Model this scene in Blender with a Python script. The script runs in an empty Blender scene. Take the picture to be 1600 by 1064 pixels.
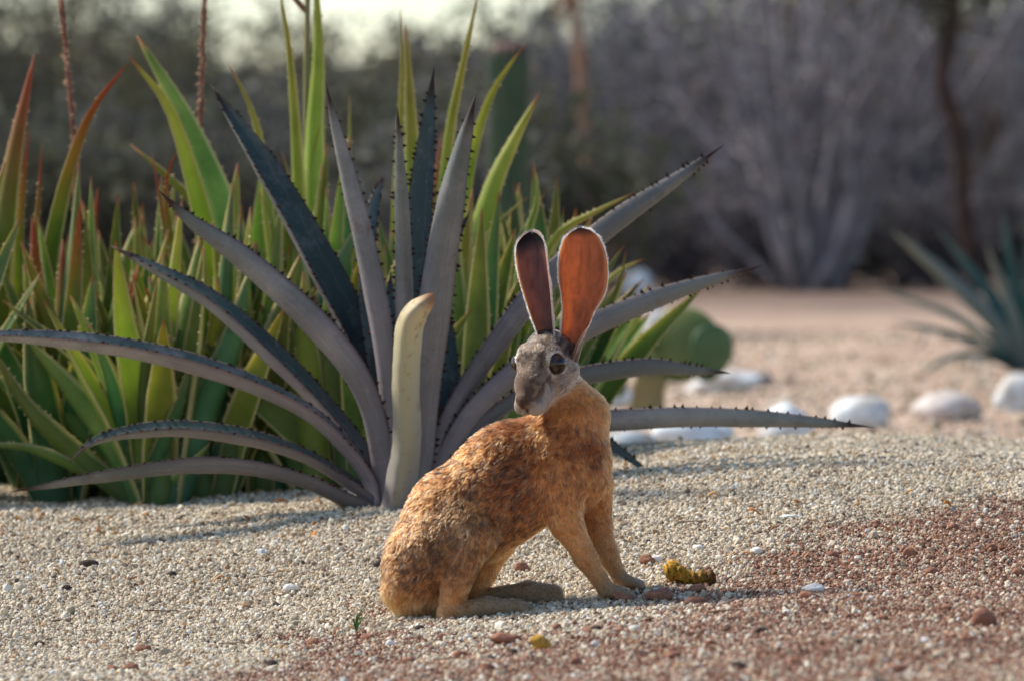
import bpy, math, random
import numpy as np
from mathutils import Vector

# ------------------------------------------------------------------ camera, sky, sun, exposure
random.seed(7); rng = np.random.default_rng(7)
sc = bpy.context.scene
COL = sc.collection
F, CX, HY, CH = 9000.0, 800.0, 330.0, 0.466        # focal length in photo pixels, centre column, horizon row, camera height
camd = bpy.data.cameras.new('camera'); cam = bpy.data.objects.new('camera', camd); COL.objects.link(cam)
camd.sensor_width = 36.0; camd.lens = F / 1600 * 36.0
camd.shift_y = -(532 - HY) / 1600.0
camd.clip_start = 0.1; camd.clip_end = 3000
cam.location = (0, 0, CH); cam.rotation_euler = (math.pi / 2, 0, 0)
camd.dof.use_dof = True; camd.dof.focus_distance = 6.84; camd.dof.aperture_fstop = 7.6
sc.camera = cam

SUN_EL, SUN_AZ = math.radians(46), math.radians(-66)   # azimuth from +Y (away from the camera), negative = to the left
w = bpy.data.worlds.new('World'); sc.world = w; w.use_nodes = True
nt = w.node_tree; nt.nodes.clear()
sky = nt.nodes.new('ShaderNodeTexSky'); sky.sky_type = 'NISHITA'; sky.sun_disc = False
sky.sun_elevation = SUN_EL; sky.sun_rotation = SUN_AZ; sky.dust_density = 0.5; sky.air_density = 1.0
bg = nt.nodes.new('ShaderNodeBackground'); bg.inputs['Strength'].default_value = 0.125
wo = nt.nodes.new('ShaderNodeOutputWorld')
nt.links.new(sky.outputs[0], bg.inputs[0]); nt.links.new(bg.outputs[0], wo.inputs[0])
sund = bpy.data.lights.new('sun', 'SUN'); sun = bpy.data.objects.new('sun', sund); COL.objects.link(sun)
sund.energy = 4.2; sund.angle = math.radians(9); sund.color = (1.0, 0.91, 0.80)
sdir = Vector((math.sin(SUN_AZ) * math.cos(SUN_EL), math.cos(SUN_AZ) * math.cos(SUN_EL), math.sin(SUN_EL)))
sun.rotation_euler = sdir.to_track_quat('Z', 'Y').to_euler(); sun.location = (-3, 12, 8)
sc.view_settings.view_transform = 'Standard'; sc.view_settings.look = 'None'
sc.view_settings.gamma = 1.0; sc.view_settings.use_curve_mapping = False
sc.view_settings.exposure = 0.62
sc.render.engine = 'CYCLES'
sc.cycles.use_denoising = True
sc.cycles.max_bounces = 8; sc.cycles.transparent_max_bounces = 8

# ------------------------------------------------------------------ helpers
def W3(px, py, Y):                                   # photo pixel at depth Y -> world
    return np.array([(px - CX) * Y / F, Y, CH + (HY - py) * Y / F])

def ss(a, b, x):
    t = np.clip((x - a) / (b - a), 0, 1); return t * t * (3 - 2 * t)

def hash3(i, j, k):
    h = (i * 374761393 + j * 668265263 + k * 2147483647 + 1013904223) & 0xFFFFFFFF
    h = ((h ^ (h >> 13)) * 1274126177) & 0xFFFFFFFF
    return ((h ^ (h >> 16)) & 0xFFFF) / 65535.0

def noise3(P, s, seed=0):                            # value noise, 0..1
    Q = np.asarray(P, float) * s + seed * 17.31
    I = np.floor(Q).astype(np.int64); f = Q - I; f = f * f * (3 - 2 * f)
    r = 0
    for a in (0, 1):
        for b in (0, 1):
            for c in (0, 1):
                wgt = (f[..., 0] if a else 1 - f[..., 0]) * (f[..., 1] if b else 1 - f[..., 1]) * (f[..., 2] if c else 1 - f[..., 2])
                r = r + wgt * hash3(I[..., 0] + a, I[..., 1] + b, I[..., 2] + c)
    return r

def noise2(x, y, s, seed=0):
    return noise3(np.stack([x, y, np.zeros_like(x)], -1), s, seed)

def tag(o, label=None, cat=None, group=None, kind=None):
    if label: o['label'] = label
    if cat: o['category'] = cat
    if group: o['group'] = group
    if kind: o['kind'] = kind
    return o

def mesh_obj(name, V, Fc, mat, parent=None, smooth=True, uv=None, attrs=None, cols=None):
    me = bpy.data.meshes.new(name)
    V = np.asarray(V, float)
    if parent is not None and parent.type == 'EMPTY': V = V - np.array(parent.location)
    me.from_pydata(V.tolist(), [], [list(f) for f in Fc])
    if smooth: me.polygons.foreach_set('use_smooth', [True] * len(me.polygons))
    for k, a in (attrs or {}).items():
        at = me.attributes.new(k, 'FLOAT', 'POINT'); at.data.foreach_set('value', np.asarray(a, float).ravel())
    for k, a in (cols or {}).items():
        at = me.attributes.new(k, 'FLOAT_COLOR', 'POINT'); a = np.asarray(a, float)
        at.data.foreach_set('color', np.concatenate([a, np.ones((len(a), 1))], 1).ravel())
    for m in (mat if isinstance(mat, (list, tuple)) else [mat]): me.materials.append(m)
    me.update()
    o = bpy.data.objects.new(name, me); COL.objects.link(o)
    if parent is not None: o.parent = parent
    return o

def empty(name, loc):
    o = bpy.data.objects.new(name, None); COL.objects.link(o); o.location = [float(v) for v in loc]; o.empty_display_size = 0.05
    return o

def crom(P, n):                                      # Catmull-Rom through the points
    P = np.asarray(P, float)
    if len(P) == 2: P = np.array([P[0], (P[0] + P[1]) / 2, P[1]])
    Q = np.vstack([2 * P[0] - P[1], P, 2 * P[-1] - P[-2]])
    d = np.r_[0, np.cumsum(np.linalg.norm(np.diff(P, axis=0), axis=1))]
    t = np.linspace(0, d[-1], n); i = np.clip(np.searchsorted(d, t, 'right') - 1, 0, len(P) - 2)
    u = ((t - d[i]) / (d[i + 1] - d[i]))[:, None]
    a, b, c, e = Q[i], Q[i + 1], Q[i + 2], Q[i + 3]
    return 0.5 * (2 * b + (c - a) * u + (2 * a - 5 * b + 4 * c - e) * u**2 + (3 * b - a - 3 * c + e) * u**3)

def unit(v): return v / np.maximum(np.linalg.norm(v, axis=-1, keepdims=True), 1e-9)

class NT:                                            # terse node building
    def __init__(s, name, rough=0.6, spec=0.3):
        s.m = bpy.data.materials.new(name); s.m.use_nodes = True; s.t = s.m.node_tree; s.t.nodes.clear()
        s.out = s.n('ShaderNodeOutputMaterial')
        s.b = s.n('ShaderNodeBsdfPrincipled'); s.b.inputs['Roughness'].default_value = rough
        s.b.inputs['Specular IOR Level'].default_value = spec
        s.l(s.b.outputs[0], s.out.inputs[0])
    def n(s, t, **k):
        x = s.t.nodes.new(t)
        for a, b in k.items(): setattr(x, a, b)
        return x
    def l(s, a, b): s.t.links.new(a, b)
    def attr(s, name, typ='GEOMETRY'):
        x = s.n('ShaderNodeAttribute'); x.attribute_name = name; x.attribute_type = typ; return x
    def coord(s, which='Object'): return s.n('ShaderNodeTexCoord').outputs[which]
    def noise(s, scale, detail=4, vec=None, rough=0.6):
        x = s.n('ShaderNodeTexNoise'); x.inputs['Scale'].default_value = scale; x.inputs['Detail'].default_value = detail
        x.inputs['Roughness'].default_value = rough
        if vec is not None: s.l(vec, x.inputs['Vector'])
        return x.outputs['Fac']
    def ramp(s, fac, stops):
        x = s.n('ShaderNodeValToRGB'); e = x.color_ramp.elements
        while len(e) < len(stops): e.new(0.5)
        for q, (p, c) in zip(e, stops):
            q.position = p; q.color = (*c, 1) if not isinstance(c, (int, float)) else (c, c, c, 1)
        s.l(fac, x.inputs[0]); return x.outputs[0]
    def mix(s, fac, a, b, mode='MIX'):
        x = s.n('ShaderNodeMix', data_type='RGBA', blend_type=mode)
        for sock, v in ((0, fac), (6, a), (7, b)):
            if isinstance(v, (int, float)): x.inputs[sock].default_value = v
            elif isinstance(v, tuple): x.inputs[sock].default_value = (*v, 1)
            else: s.l(v, x.inputs[sock])
        return x.outputs[2]
    def math(s, op, a, b=0.5, c=None):
        x = s.n('ShaderNodeMath', operation=op)
        for i, v in enumerate((a, b) if c is None else (a, b, c)):
            if isinstance(v, (int, float)): x.inputs[i].default_value = v
            else: s.l(v, x.inputs[i])
        return x.outputs[0]
    def color(s, c):
        if isinstance(c, tuple): s.b.inputs['Base Color'].default_value = (*c, 1)
        else: s.l(c, s.b.inputs['Base Color'])
        return s
    def bump(s, h, strength=0.3, dist=0.01):
        x = s.n('ShaderNodeBump'); x.inputs['Strength'].default_value = strength; x.inputs['Distance'].default_value = dist
        s.l(h, x.inputs['Height']); s.l(x.outputs[0], s.b.inputs['Normal']); return s
    def translucent(s, col, fac):
        t = s.n('ShaderNodeBsdfTranslucent')
        if isinstance(col, tuple): t.inputs[0].default_value = (*col, 1)
        else: s.l(col, t.inputs[0])
        x = s.n('ShaderNodeMixShader')
        if isinstance(fac, (int, float)): x.inputs[0].default_value = fac
        else: s.l(fac, x.inputs[0])
        s.l(s.b.outputs[0], x.inputs[1]); s.l(t.outputs[0], x.inputs[2]); s.l(x.outputs[0], s.out.inputs[0]); return s

# ------------------------------------------------------------------ ground
SOIL_X = [-600, 200, 330, 450, 560, 720, 900, 1010, 1150, 1350, 1600, 2200]
SOIL_Y = [1250, 1110, 1064, 1005, 962, 985, 962, 932, 880, 815, 765, 690]

def ground_z(X, Y):
    X = np.asarray(X, float); Y = np.asarray(Y, float)
    z = 0.042 * np.tanh(X / 0.35) * ss(11.5, 8.2, Y)
    crest = 0.100 - 0.028 * ss(0.45, 0.95, X)
    rise = crest * ss(6.55, 7.65, Y) * (1 - ss(8.35, 9.9, Y))
    hump = 0.012 * np.exp(-((X - 0.25) / 0.22)**2 - ((Y - 7.95) / 0.3)**2)
    lump = (noise2(X, Y, 5.0, 1) - 0.5) * 0.014 + (noise2(X, Y, 14.0, 2) - 0.5) * 0.006
    far = (noise2(X, Y, 0.8, 3) - 0.5) * 0.03 * ss(10, 13, Y)
    return z + rise + hump + lump * (1 - ss(9.5, 11, Y)) + far

def ground_at(px, py, y0=5.2, y1=9.0):               # where the ray through a pixel meets the ground
    Y = np.linspace(y0, y1, 1500)
    d = (CH + (HY - py) * Y / F) - ground_z((px - CX) * Y / F, Y)
    k = np.argmax(d <= 0) if (d <= 0).any() else len(Y) - 1
    Yk = float(Y[k]); X = (px - CX) * Yk / F
    return np.array([X, Yk, float(ground_z(X, Yk))])

def soil_mask(X, Y, Z):
    px = CX + X * F / Y; py = HY + (CH - Z) * F / Y
    n = (noise2(X, Y, 9.0, 5) - 0.5) * 90 + (noise2(X, Y, 30.0, 6) - 0.5) * 50
    return ss(-30, 55, py - np.interp(px, SOIL_X, SOIL_Y) + n) * (1 - ss(8.0, 8.4, Y))

xs = np.unique(np.r_[np.linspace(-400, -8, 24), np.linspace(-8, -1.2, 24), np.linspace(-1.2, 1.2, 121), np.linspace(1.2, 8, 24), np.linspace(8, 400, 24)])
ys = np.unique(np.r_[np.linspace(-20, 5, 12), np.linspace(5, 9.5, 226), np.linspace(9.5, 16, 66), np.linspace(16, 60, 50), np.linspace(60, 900, 30)])
GX, GY = np.meshgrid(xs, ys); GZ = ground_z(GX, GY)
V = np.stack([GX, GY, GZ], -1).reshape(-1, 3)
nx, ny = len(xs), len(ys)
I = np.arange(nx * ny).reshape(ny, nx)
Fc = np.stack([I[:-1, :-1], I[:-1, 1:], I[1:, 1:], I[1:, :-1]], -1).reshape(-1, 4)
Ys = np.maximum(GY, 3.0)
soil = soil_mask(GX, Ys, GZ)
m = NT('sandy ground', 0.95, 0.1)
co = m.coord('Object')
fine = m.noise(260, 6, co, 0.7); mid = m.noise(14, 4, co); big = m.noise(1.1, 4, co)
sand = m.ramp(fine, [(0.3, (0.30, 0.22, 0.15)), (0.5, (0.52, 0.43, 0.32)), (0.72, (0.70, 0.62, 0.50))])
red = m.ramp(fine, [(0.3, (0.16, 0.07, 0.045)), (0.55, (0.30, 0.16, 0.105)), (0.75, (0.45, 0.28, 0.2))])
far = m.ramp(big, [(0.35, (0.30, 0.20, 0.15)), (0.5, (0.44, 0.32, 0.245)), (0.62, (0.54, 0.42, 0.32))])
far = m.mix(m.ramp(mid, [(0.40, 0.0), (0.62, 0.6)]), far, (0.34, 0.24, 0.17))
far = m.mix(m.ramp(m.noise(4, 4, co), [(0.5, 0.0), (0.62, 0.55)]), far, (0.56, 0.44, 0.32))
sep = m.n('ShaderNodeSeparateXYZ'); m.l(co, sep.inputs[0])
fy = m.n('ShaderNodeMapRange'); fy.inputs[1].default_value = 8.6; fy.inputs[2].default_value = 9.8; m.l(sep.outputs[1], fy.inputs[0])
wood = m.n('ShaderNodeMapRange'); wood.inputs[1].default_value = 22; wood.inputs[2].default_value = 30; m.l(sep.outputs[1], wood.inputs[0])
c = m.mix(m.attr('soil').outputs['Fac'], sand, red)
c = m.mix(fy.outputs[0], c, far)
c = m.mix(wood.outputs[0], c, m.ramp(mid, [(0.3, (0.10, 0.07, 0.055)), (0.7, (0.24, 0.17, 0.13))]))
m.color(c).bump(fine, 0.5, 0.004)
ground = mesh_obj('ground', V, Fc, m.m, attrs={'soil': soil.ravel()})
tag(ground, kind='structure')

# ---- loose gravel and soil grains: pebble shapes scattered on the surface
def pebble_mesh(name, seed, mat, sub=1):
    import bmesh
    bm = bmesh.new(); bmesh.ops.create_icosphere(bm, subdivisions=sub, radius=0.5)
    r = np.random.default_rng(seed); sc3 = np.array([1.0, r.uniform(0.65, 0.95), r.uniform(0.5, 0.8)])
    for v in bm.verts:
        p = np.array(v.co); p = p * (1 + r.uniform(-0.16, 0.16)) * sc3; v.co = p
    me = bpy.data.meshes.new(name); bm.to_mesh(me); bm.free()
    me.polygons.foreach_set('use_smooth', [sub > 1] * len(me.polygons)); me.materials.append(mat)
    return me

def scatter(name, pts, size, tint, meshes, label):
    me = bpy.data.meshes.new(name); me.from_pydata(pts.tolist(), [], [])
    a = me.attributes.new('size', 'FLOAT', 'POINT'); a.data.foreach_set('value', size)
    a = me.attributes.new('tint', 'FLOAT', 'POINT'); a.data.foreach_set('value', tint)
    a = me.attributes.new('pick', 'INT', 'POINT'); a.data.foreach_set('value', rng.integers(0, len(meshes), len(pts)))
    a = me.attributes.new('rot', 'FLOAT_VECTOR', 'POINT'); a.data.foreach_set('vector', rng.uniform(-3.14, 3.14, (len(pts), 3)).ravel())
    o = bpy.data.objects.new(name, me); COL.objects.link(o)
    tag(o, label, name, kind='stuff')
    ng = bpy.data.node_groups.new(name + ' scatter', 'GeometryNodeTree')
    ng.interface.new_socket('Geometry', in_out='INPUT', socket_type='NodeSocketGeometry')
    ng.interface.new_socket('Geometry', in_out='OUTPUT', socket_type='NodeSocketGeometry')
    N = ng.nodes.new; gi = N('NodeGroupInput'); go = N('NodeGroupOutput')
    join = N('GeometryNodeGeometryToInstance')
    for ms in meshes:                                # the shapes live in objects kept out of the scene
        so = bpy.data.objects.new(ms.name, ms)
        oi = N('GeometryNodeObjectInfo'); oi.inputs['Object'].default_value = so
        ng.links.new(oi.outputs['Geometry'], join.inputs[0])
    iop = N('GeometryNodeInstanceOnPoints'); iop.inputs['Pick Instance'].default_value = True
    def na(n, t):
        x = N('GeometryNodeInputNamedAttribute'); x.data_type = t; x.inputs[0].default_value = n; return x.outputs[0]
    ng.links.new(gi.outputs[0], iop.inputs['Points']); ng.links.new(join.outputs[0], iop.inputs['Instance'])
    ng.links.new(na('pick', 'INT'), iop.inputs['Instance Index'])
    e2r = N('FunctionNodeEulerToRotation'); ng.links.new(na('rot', 'FLOAT_VECTOR'), e2r.inputs[0])
    ng.links.new(e2r.outputs[0], iop.inputs['Rotation']); ng.links.new(na('size', 'FLOAT'), iop.inputs['Scale'])
    ng.links.new(iop.outputs[0], go.inputs[0])
    md = o.modifiers.new('scatter', 'NODES'); md.node_group = ng
    return o

def grain_mat(name, stops, rough=0.85):
    m = NT(name, rough, 0.25)
    r = m.n('ShaderNodeObjectInfo').outputs['Random']
    t = m.attr('tint', 'INSTANCER').outputs['Fac']
    f = m.math('MULTIPLY_ADD', r, 0.0, m.math('MULTIPLY', t, 1.0))
    c = m.ramp(f, stops)
    n = m.noise(2.2, 3, m.coord('Object'))
    c = m.mix(m.ramp(n, [(0.4, 0.0), (0.8, 0.35)]), c, (0.25, 0.19, 0.14))
    return m.color(c).m

cream = [(0.0, (0.06, 0.05, 0.045)), (0.05, (0.20, 0.15, 0.11)), (0.11, (0.42, 0.25, 0.12)), (0.18, (0.30, 0.25, 0.18)), (0.45, (0.53, 0.45, 0.315)), (0.8, (0.66, 0.58, 0.43)), (0.95, (0.76, 0.71, 0.59)), (1.0, (0.52, 0.56, 0.56))]
rust = [(0.0, (0.10, 0.055, 0.04)), (0.15, (0.17, 0.08, 0.05)), (0.5, (0.30, 0.15, 0.095)), (0.8, (0.41, 0.245, 0.165)), (1.0, (0.52, 0.38, 0.28))]
gm, rm = grain_mat('pale gravel', cream), grain_mat('red earth grains', rust, 0.95)
NP = 720000
Y = np.sqrt(rng.uniform(5.0**2, 9.0**2, NP)); X = rng.uniform(-0.145, 0.145, NP) * Y
Z = ground_z(X, Y); sm = soil_mask(X, Y, Z)
u = rng.random(NP)
is_soil = u < sm * (0.60 + 0.35 * (noise2(X, Y, 25.0, 9) - 0.5))
keep = np.where(is_soil, True, rng.random(NP) < (1 - 0.6 * sm))
keep &= ~((Y > 8.75) | ((Y > 8.1) & (X < 0.0) & (rng.random(NP) < 0.5)))
size = np.exp(rng.normal(np.log(0.0037), 0.40, NP)); size = np.clip(size, 0.0018, 0.010)
bigs = rng.random(NP) < 0.006; size = np.where(bigs, size * 1.7, size)
P = np.stack([X, Y, Z + size * 0.22], -1)
g = keep & ~is_soil; s_ = keep & is_soil
scatter('gravel', P[g], size[g], rng.random(g.sum()), [pebble_mesh('gravel_grain', 100 + i, gm) for i in range(7)], 'pale cream gravel covering the mound around the agave and the hare')
scatter('soil_grains', P[s_], size[s_] * 0.8, rng.random(s_.sum()), [pebble_mesh('soil_grain', 200 + i, rm) for i in range(6)], 'reddish brown crumbly soil grains spread in front of the hare')

n3 = 9000; Y3 = rng.uniform(9.3, 22, n3); X3 = rng.uniform(-0.02, 0.105, n3) * Y3
sz3 = np.clip(np.exp(rng.normal(np.log(0.009), .5, n3)), .004, .035)
scatter('sand_pebbles', np.stack([X3, Y3, ground_z(X3, Y3) + sz3 * .2], -1), sz3, np.where(rng.random(n3) < .35, rng.uniform(0, .2, n3), rng.random(n3)), [pebble_mesh('sand_pebble', 300 + i, gm) for i in range(5)], 'scattered small pebbles on the tan sand around the white stones')

# ------------------------------------------------------------------ leaf builder (agave, aloe, yucca)
CAM = np.array([0, 0, CH])

def blade(pts, width, tdeg, chan=0.35, thick=0.22, n=26, prof='agave', side=1, m=6, t2=None):
    """pts: world points base->tip, width: full width in m. Returns verts, faces, uv attributes, edge rails."""
    C = crom(pts, n); T = unit(np.gradient(C, axis=0)); Vw = unit(C - CAM)
    S = unit(np.cross(T, Vw)); mid = S[n // 2]
    flip = 1 if (mid[2] > 0.15 or (abs(mid[2]) <= 0.15 and mid[0] * side > 0)) else -1
    S = S * flip; Vp = unit(np.cross(S, T)); Vp *= np.sign((Vp * Vw).sum(1, keepdims=True))
    s = np.linspace(0, 1, n)
    t = np.radians(tdeg + (0 if t2 is None else (t2 - tdeg)) * s)[:, None]
    Wd = S * np.cos(t) + Vp * np.sin(t); N = S * np.sin(t) - Vp * np.cos(t)
    if prof == 'agave': hw = np.interp(s, [0, .08, .25, .5, .75, .9, .965, 1], [1.0, .85, .80, 1.0, .80, .42, .14, .015])
    elif prof == 'aloe': hw = np.interp(s, [0, .3, .6, .82, .95, 1], [.95, 1, .80, .44, .17, .03])
    elif prof == 'stub': hw = np.interp(s, [0, .2, .6, .82, .89, .94, .98, 1], [1.05, .95, .85, .86, .80, .58, .36, .08])
    else: hw = np.interp(s, [0, .1, .5, .85, 1], [.8, .9, 1, .55, .03])
    hw = hw * width / 2
    u = np.sin(np.linspace(-math.pi / 2, math.pi / 2, m + 1))
    up = []; lo = []
    for q in u:
        off = -chan * (1 - q * q)
        up.append(C + Wd * (q * hw)[:, None] + N * (off * hw)[:, None])
        lo.append(C + Wd * (q * hw)[:, None] + N * ((off - thick * 2 * math.sqrt(max(0, 1 - q * q))) * hw)[:, None])
    ring = up + lo[-2:0:-1]                          # closed section
    K = len(ring); Vv = np.stack(ring, 1).reshape(-1, 3)
    face = np.array([1.0] * (m + 1) + [0.0] * (K - m - 1)); face[0] = face[m] = 0.5
    acr = np.r_[u, u[-2:0:-1]]
    Fc = []
    for i in range(n - 1):
        for k in range(K):
            k2 = (k + 1) % K; Fc.append((i * K + k, i * K + k2, (i + 1) * K + k2, (i + 1) * K + k))
    Fc.append(tuple(range(K))[::-1]); Fc.append(tuple((n - 1) * K + k for k in range(K)))
    at = {'along': np.repeat(s, K), 'across': np.tile(acr, n), 'face': np.tile(face, n)}
    rails = [(up[0], -Wd, T, N), (up[-1], Wd, T, N)]
    return Vv, Fc, at, rails, hw

def teeth(rails, hw, spacing, size, s0=0.08, s1=0.94, wob=0.6, both=True):
    V = []; Fc = []
    for (R, D, T, N) in rails:
        L = np.r_[0, np.cumsum(np.linalg.norm(np.diff(R, axis=0), axis=1))]
        d = L[-1] * s0
        while d < L[-1] * s1:
            p = np.array([np.interp(d, L, R[:, k]) for k in range(3)])
            i = min(np.searchsorted(L, d), len(L) - 1)
            t, o, nn = T[i], D[i], N[i]
            z = size * random.uniform(0.45, 1.3); b = z * random.uniform(.45, .65)
            tip = p + o * z + t * z * random.uniform(-0.15, 0.35) + nn * z * .1
            k = len(V)
            V += [p - t * b - o * b * .4, p + t * b - o * b * .4, p + nn * b * .55 - o * b * .3, p - nn * b * .55 - o * b * .3, tip]
            Fc += [(k, k + 2, k + 4), (k + 2, k + 1, k + 4), (k + 1, k + 3, k + 4), (k + 3, k, k + 4)]
            d += spacing * random.uniform(1 - wob, 1 + wob)
    return np.array(V), Fc

def leaf_inputs(m):
    along = m.attr('along').outputs['Fac']; across = m.math('ABSOLUTE', m.attr('across').outputs['Fac']); face = m.attr('face').outputs['Fac']
    return along, across, face

# agave: blue-grey, dull purple underneath
def agave_mat():
    m = NT('agave leaf', 0.62, 0.22); al, ac, fa = leaf_inputs(m); co = m.coord('Object')
    rnd = m.n('ShaderNodeObjectInfo').outputs['Random']
    n1 = m.noise(9, 5, co); n2 = m.noise(70, 5, co, 0.7)
    mp = m.n('ShaderNodeCombineXYZ'); m.l(m.math('MULTIPLY', m.attr('across').outputs['Fac'], 6.0), mp.inputs[0]); m.l(m.math('MULTIPLY', al, 2.0), mp.inputs[1]); m.l(rnd, mp.inputs[2])
    streak = m.noise(4, 6, mp.outputs[0], .7)
    upc = m.ramp(n1, [(0.3, (0.020, 0.045, 0.042)), (0.55, (0.042, 0.078, 0.070)), (0.75, (0.08, 0.115, 0.10))])
    loc = m.ramp(n1, [(0.3, (0.125, 0.13, 0.13)), (0.52, (0.21, 0.205, 0.205)), (0.72, (0.31, 0.30, 0.285))])
    loc = m.mix(m.ramp(al, [(0.0, 0.75), (0.35, 0.35), (0.8, 0.0)]), loc, (0.19, 0.16, 0.17))
    loc = m.mix(m.ramp(al, [(0.45, 0.0), (0.85, 0.55)]), loc, (0.10, 0.135, 0.11))
    upc = m.mix(m.ramp(al, [(0.0, 0.6), (0.4, 0.0)]), upc, (0.15, 0.14, 0.16))
    c = m.mix(m.ramp(fa, [(0.35, 0.0), (0.65, 1.0)]), loc, upc)
    c = m.mix(m.ramp(streak, [(0.35, 0.4), (0.6, 0.0)]), c, (0.09, 0.095, 0.09))
    c = m.mix(m.ramp(streak, [(0.55, 0.0), (0.75, 0.25)]), c, (0.36, 0.35, 0.33))
    wav = m.math('ADD', ac, m.math('MULTIPLY', m.math('SINE', m.math('MULTIPLY', al, 95.0)), 0.045)); wav = m.math('ADD', wav, m.math('MULTIPLY', streak, .25))
    c = m.mix(m.ramp(wav, [(0.66, 0.0), (0.72, 0.12), (0.75, 0.0)]), c, (0.40, 0.39, 0.37))
    c = m.mix(m.ramp(n2, [(0.58, 0.0), (0.80, 0.45)]), c, (0.33, 0.31, 0.30))
    c = m.mix(m.ramp(m.noise(26, 5, co, 0.75), [(0.60, 0.0), (0.68, 0.7)]), c, (0.13, 0.09, 0.065))
    c = m.mix(m.ramp(m.noise(5, 6, co, .75), [(0.5, 0.0), (0.62, 0.35)]), c, (0.34, 0.33, 0.31))
    c = m.mix(m.ramp(m.noise(7, 6, co, .75), [(0.56, 0.0), (0.66, 0.4)]), c, (0.085, 0.11, 0.09))
    c = m.mix(m.ramp(ac, [(0.88, 0.0), (0.98, 0.6)]), c, (0.10, 0.06, 0.05))
    c = m.mix(m.ramp(al, [(0.90, 0.0), (0.955, 1.0)]), c, (0.035, 0.02, 0.018))
    hv = m.n('ShaderNodeHueSaturation'); m.l(c, hv.inputs['Color']); m.l(m.math('MULTIPLY_ADD', rnd, 0.5, 0.74), hv.inputs['Value']); c = hv.outputs[0]
    c = m.mix(m.math('MULTIPLY', m.math('FRACT', m.math('MULTIPLY', rnd, 7.3)), 0.4), c, m.mix(1.0, c, (1.05, .90, 1.0), 'MULTIPLY'))
    m.color(c).bump(n2, 0.35, 0.003)
    return m.m

def aloe_mat(name, a, b, redtip, pale):
    m = NT(name, 0.58, 0.3); al, ac, fa = leaf_inputs(m); co = m.coord('Object')
    rnd = m.n('ShaderNodeObjectInfo').outputs['Random']
    n1 = m.noise(12, 4, co); n2 = m.noise(90, 4, co, 0.7)
    c = m.mix(m.ramp(n1, [(0.35, 0.0), (0.7, 1.0)]), tuple(v * 1.4 for v in a), tuple(v * 1.5 for v in b))
    hsv = m.n('ShaderNodeHueSaturation'); m.l(c, hsv.inputs['Color'])
    m.l(m.math('MULTIPLY_ADD', rnd, 0.04, 0.48), hsv.inputs['Hue']); m.l(m.math('MULTIPLY_ADD', rnd, 0.6, 0.7), hsv.inputs['Value'])
    c = hsv.outputs[0]
    c = m.mix(m.ramp(n2, [(0.55, 0.0), (0.8, 0.3)]), c, (0.30, 0.34, 0.20))
    c = m.mix(m.ramp(al, [(0.0, 0.6), (0.45, 0.0)]), c, pale)
    c = m.mix(m.ramp(ac, [(0.78, 0.0), (0.93, 0.9)]), c, (0.70, 0.64, 0.34))
    c = m.mix(m.ramp(al, [(0.62, 0.0), (0.97, redtip)]), c, (0.33, 0.075, 0.04))
    c = m.mix(m.ramp(al, [(0.95, 0.0), (0.985, 0.9)]), c, (0.33, 0.13, 0.06))
    m.color(c).bump(n2, 0.15, 0.002); m.translucent(m.mix(1.0, c, (1.3, 1.25, .7), 'MULTIPLY'), 0.48)
    return m.m

M_AG = agave_mat()
M_SP = NT('dark spine', 0.8, 0.05).color((0.035, 0.016, 0.013)).m
M_AL = [aloe_mat('aloe green', (0.095, 0.165, 0.035), (0.19, 0.255, 0.07), 0.18, (0.12, 0.24, 0.12)),
        aloe_mat('aloe yellow green', (0.18, 0.24, 0.035), (0.28, 0.32, 0.07), 0.3, (0.22, 0.30, 0.13)),
        aloe_mat('aloe blue green', (0.045, 0.15, 0.05), (0.10, 0.20, 0.09), 0.25, (0.09, 0.22, 0.16)),
        aloe_mat('aloe red tipped', (0.10, 0.16, 0.025), (0.19, 0.20, 0.05), 1.0, (0.16, 0.22, 0.11))]
M_TOOTH = NT('aloe tooth', 0.5, 0.3).color((0.55, 0.42, 0.22)).m
M_STUB = NT('pale cut leaf', 0.6, 0.3)
_al, _ac, _fa = leaf_inputs(M_STUB)
_c = M_STUB.ramp(_al, [(0.0, (0.22, 0.19, 0.20)), (0.35, (0.25, 0.235, 0.18)), (0.8, (0.40, 0.36, 0.22)), (0.94, (0.46, 0.36, 0.20)), (0.985, (0.22, 0.10, 0.04))])
_c = M_STUB.mix(M_STUB.ramp(M_STUB.noise(40, 5, M_STUB.coord('Object'), 0.75), [(0.55, 0.0), (0.66, 0.75)]), _c, (0.17, 0.12, 0.07))
_c = M_STUB.mix(M_STUB.ramp(_ac, [(0.0, 0.45), (0.5, 0.0)]), _c, (0.27, 0.26, 0.17))
M_STUB = M_STUB.color(_c).m

# ------------------------------------------------------------------ agave (leaf outlines measured in the photo, depth from the rosette)
A0 = ground_at(607, 788); YA = A0[1]
agave = empty('agave_plant', A0)
tag(agave, 'large blue grey agave with dark spines along its leaves, growing behind the hare', 'agave')
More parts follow.
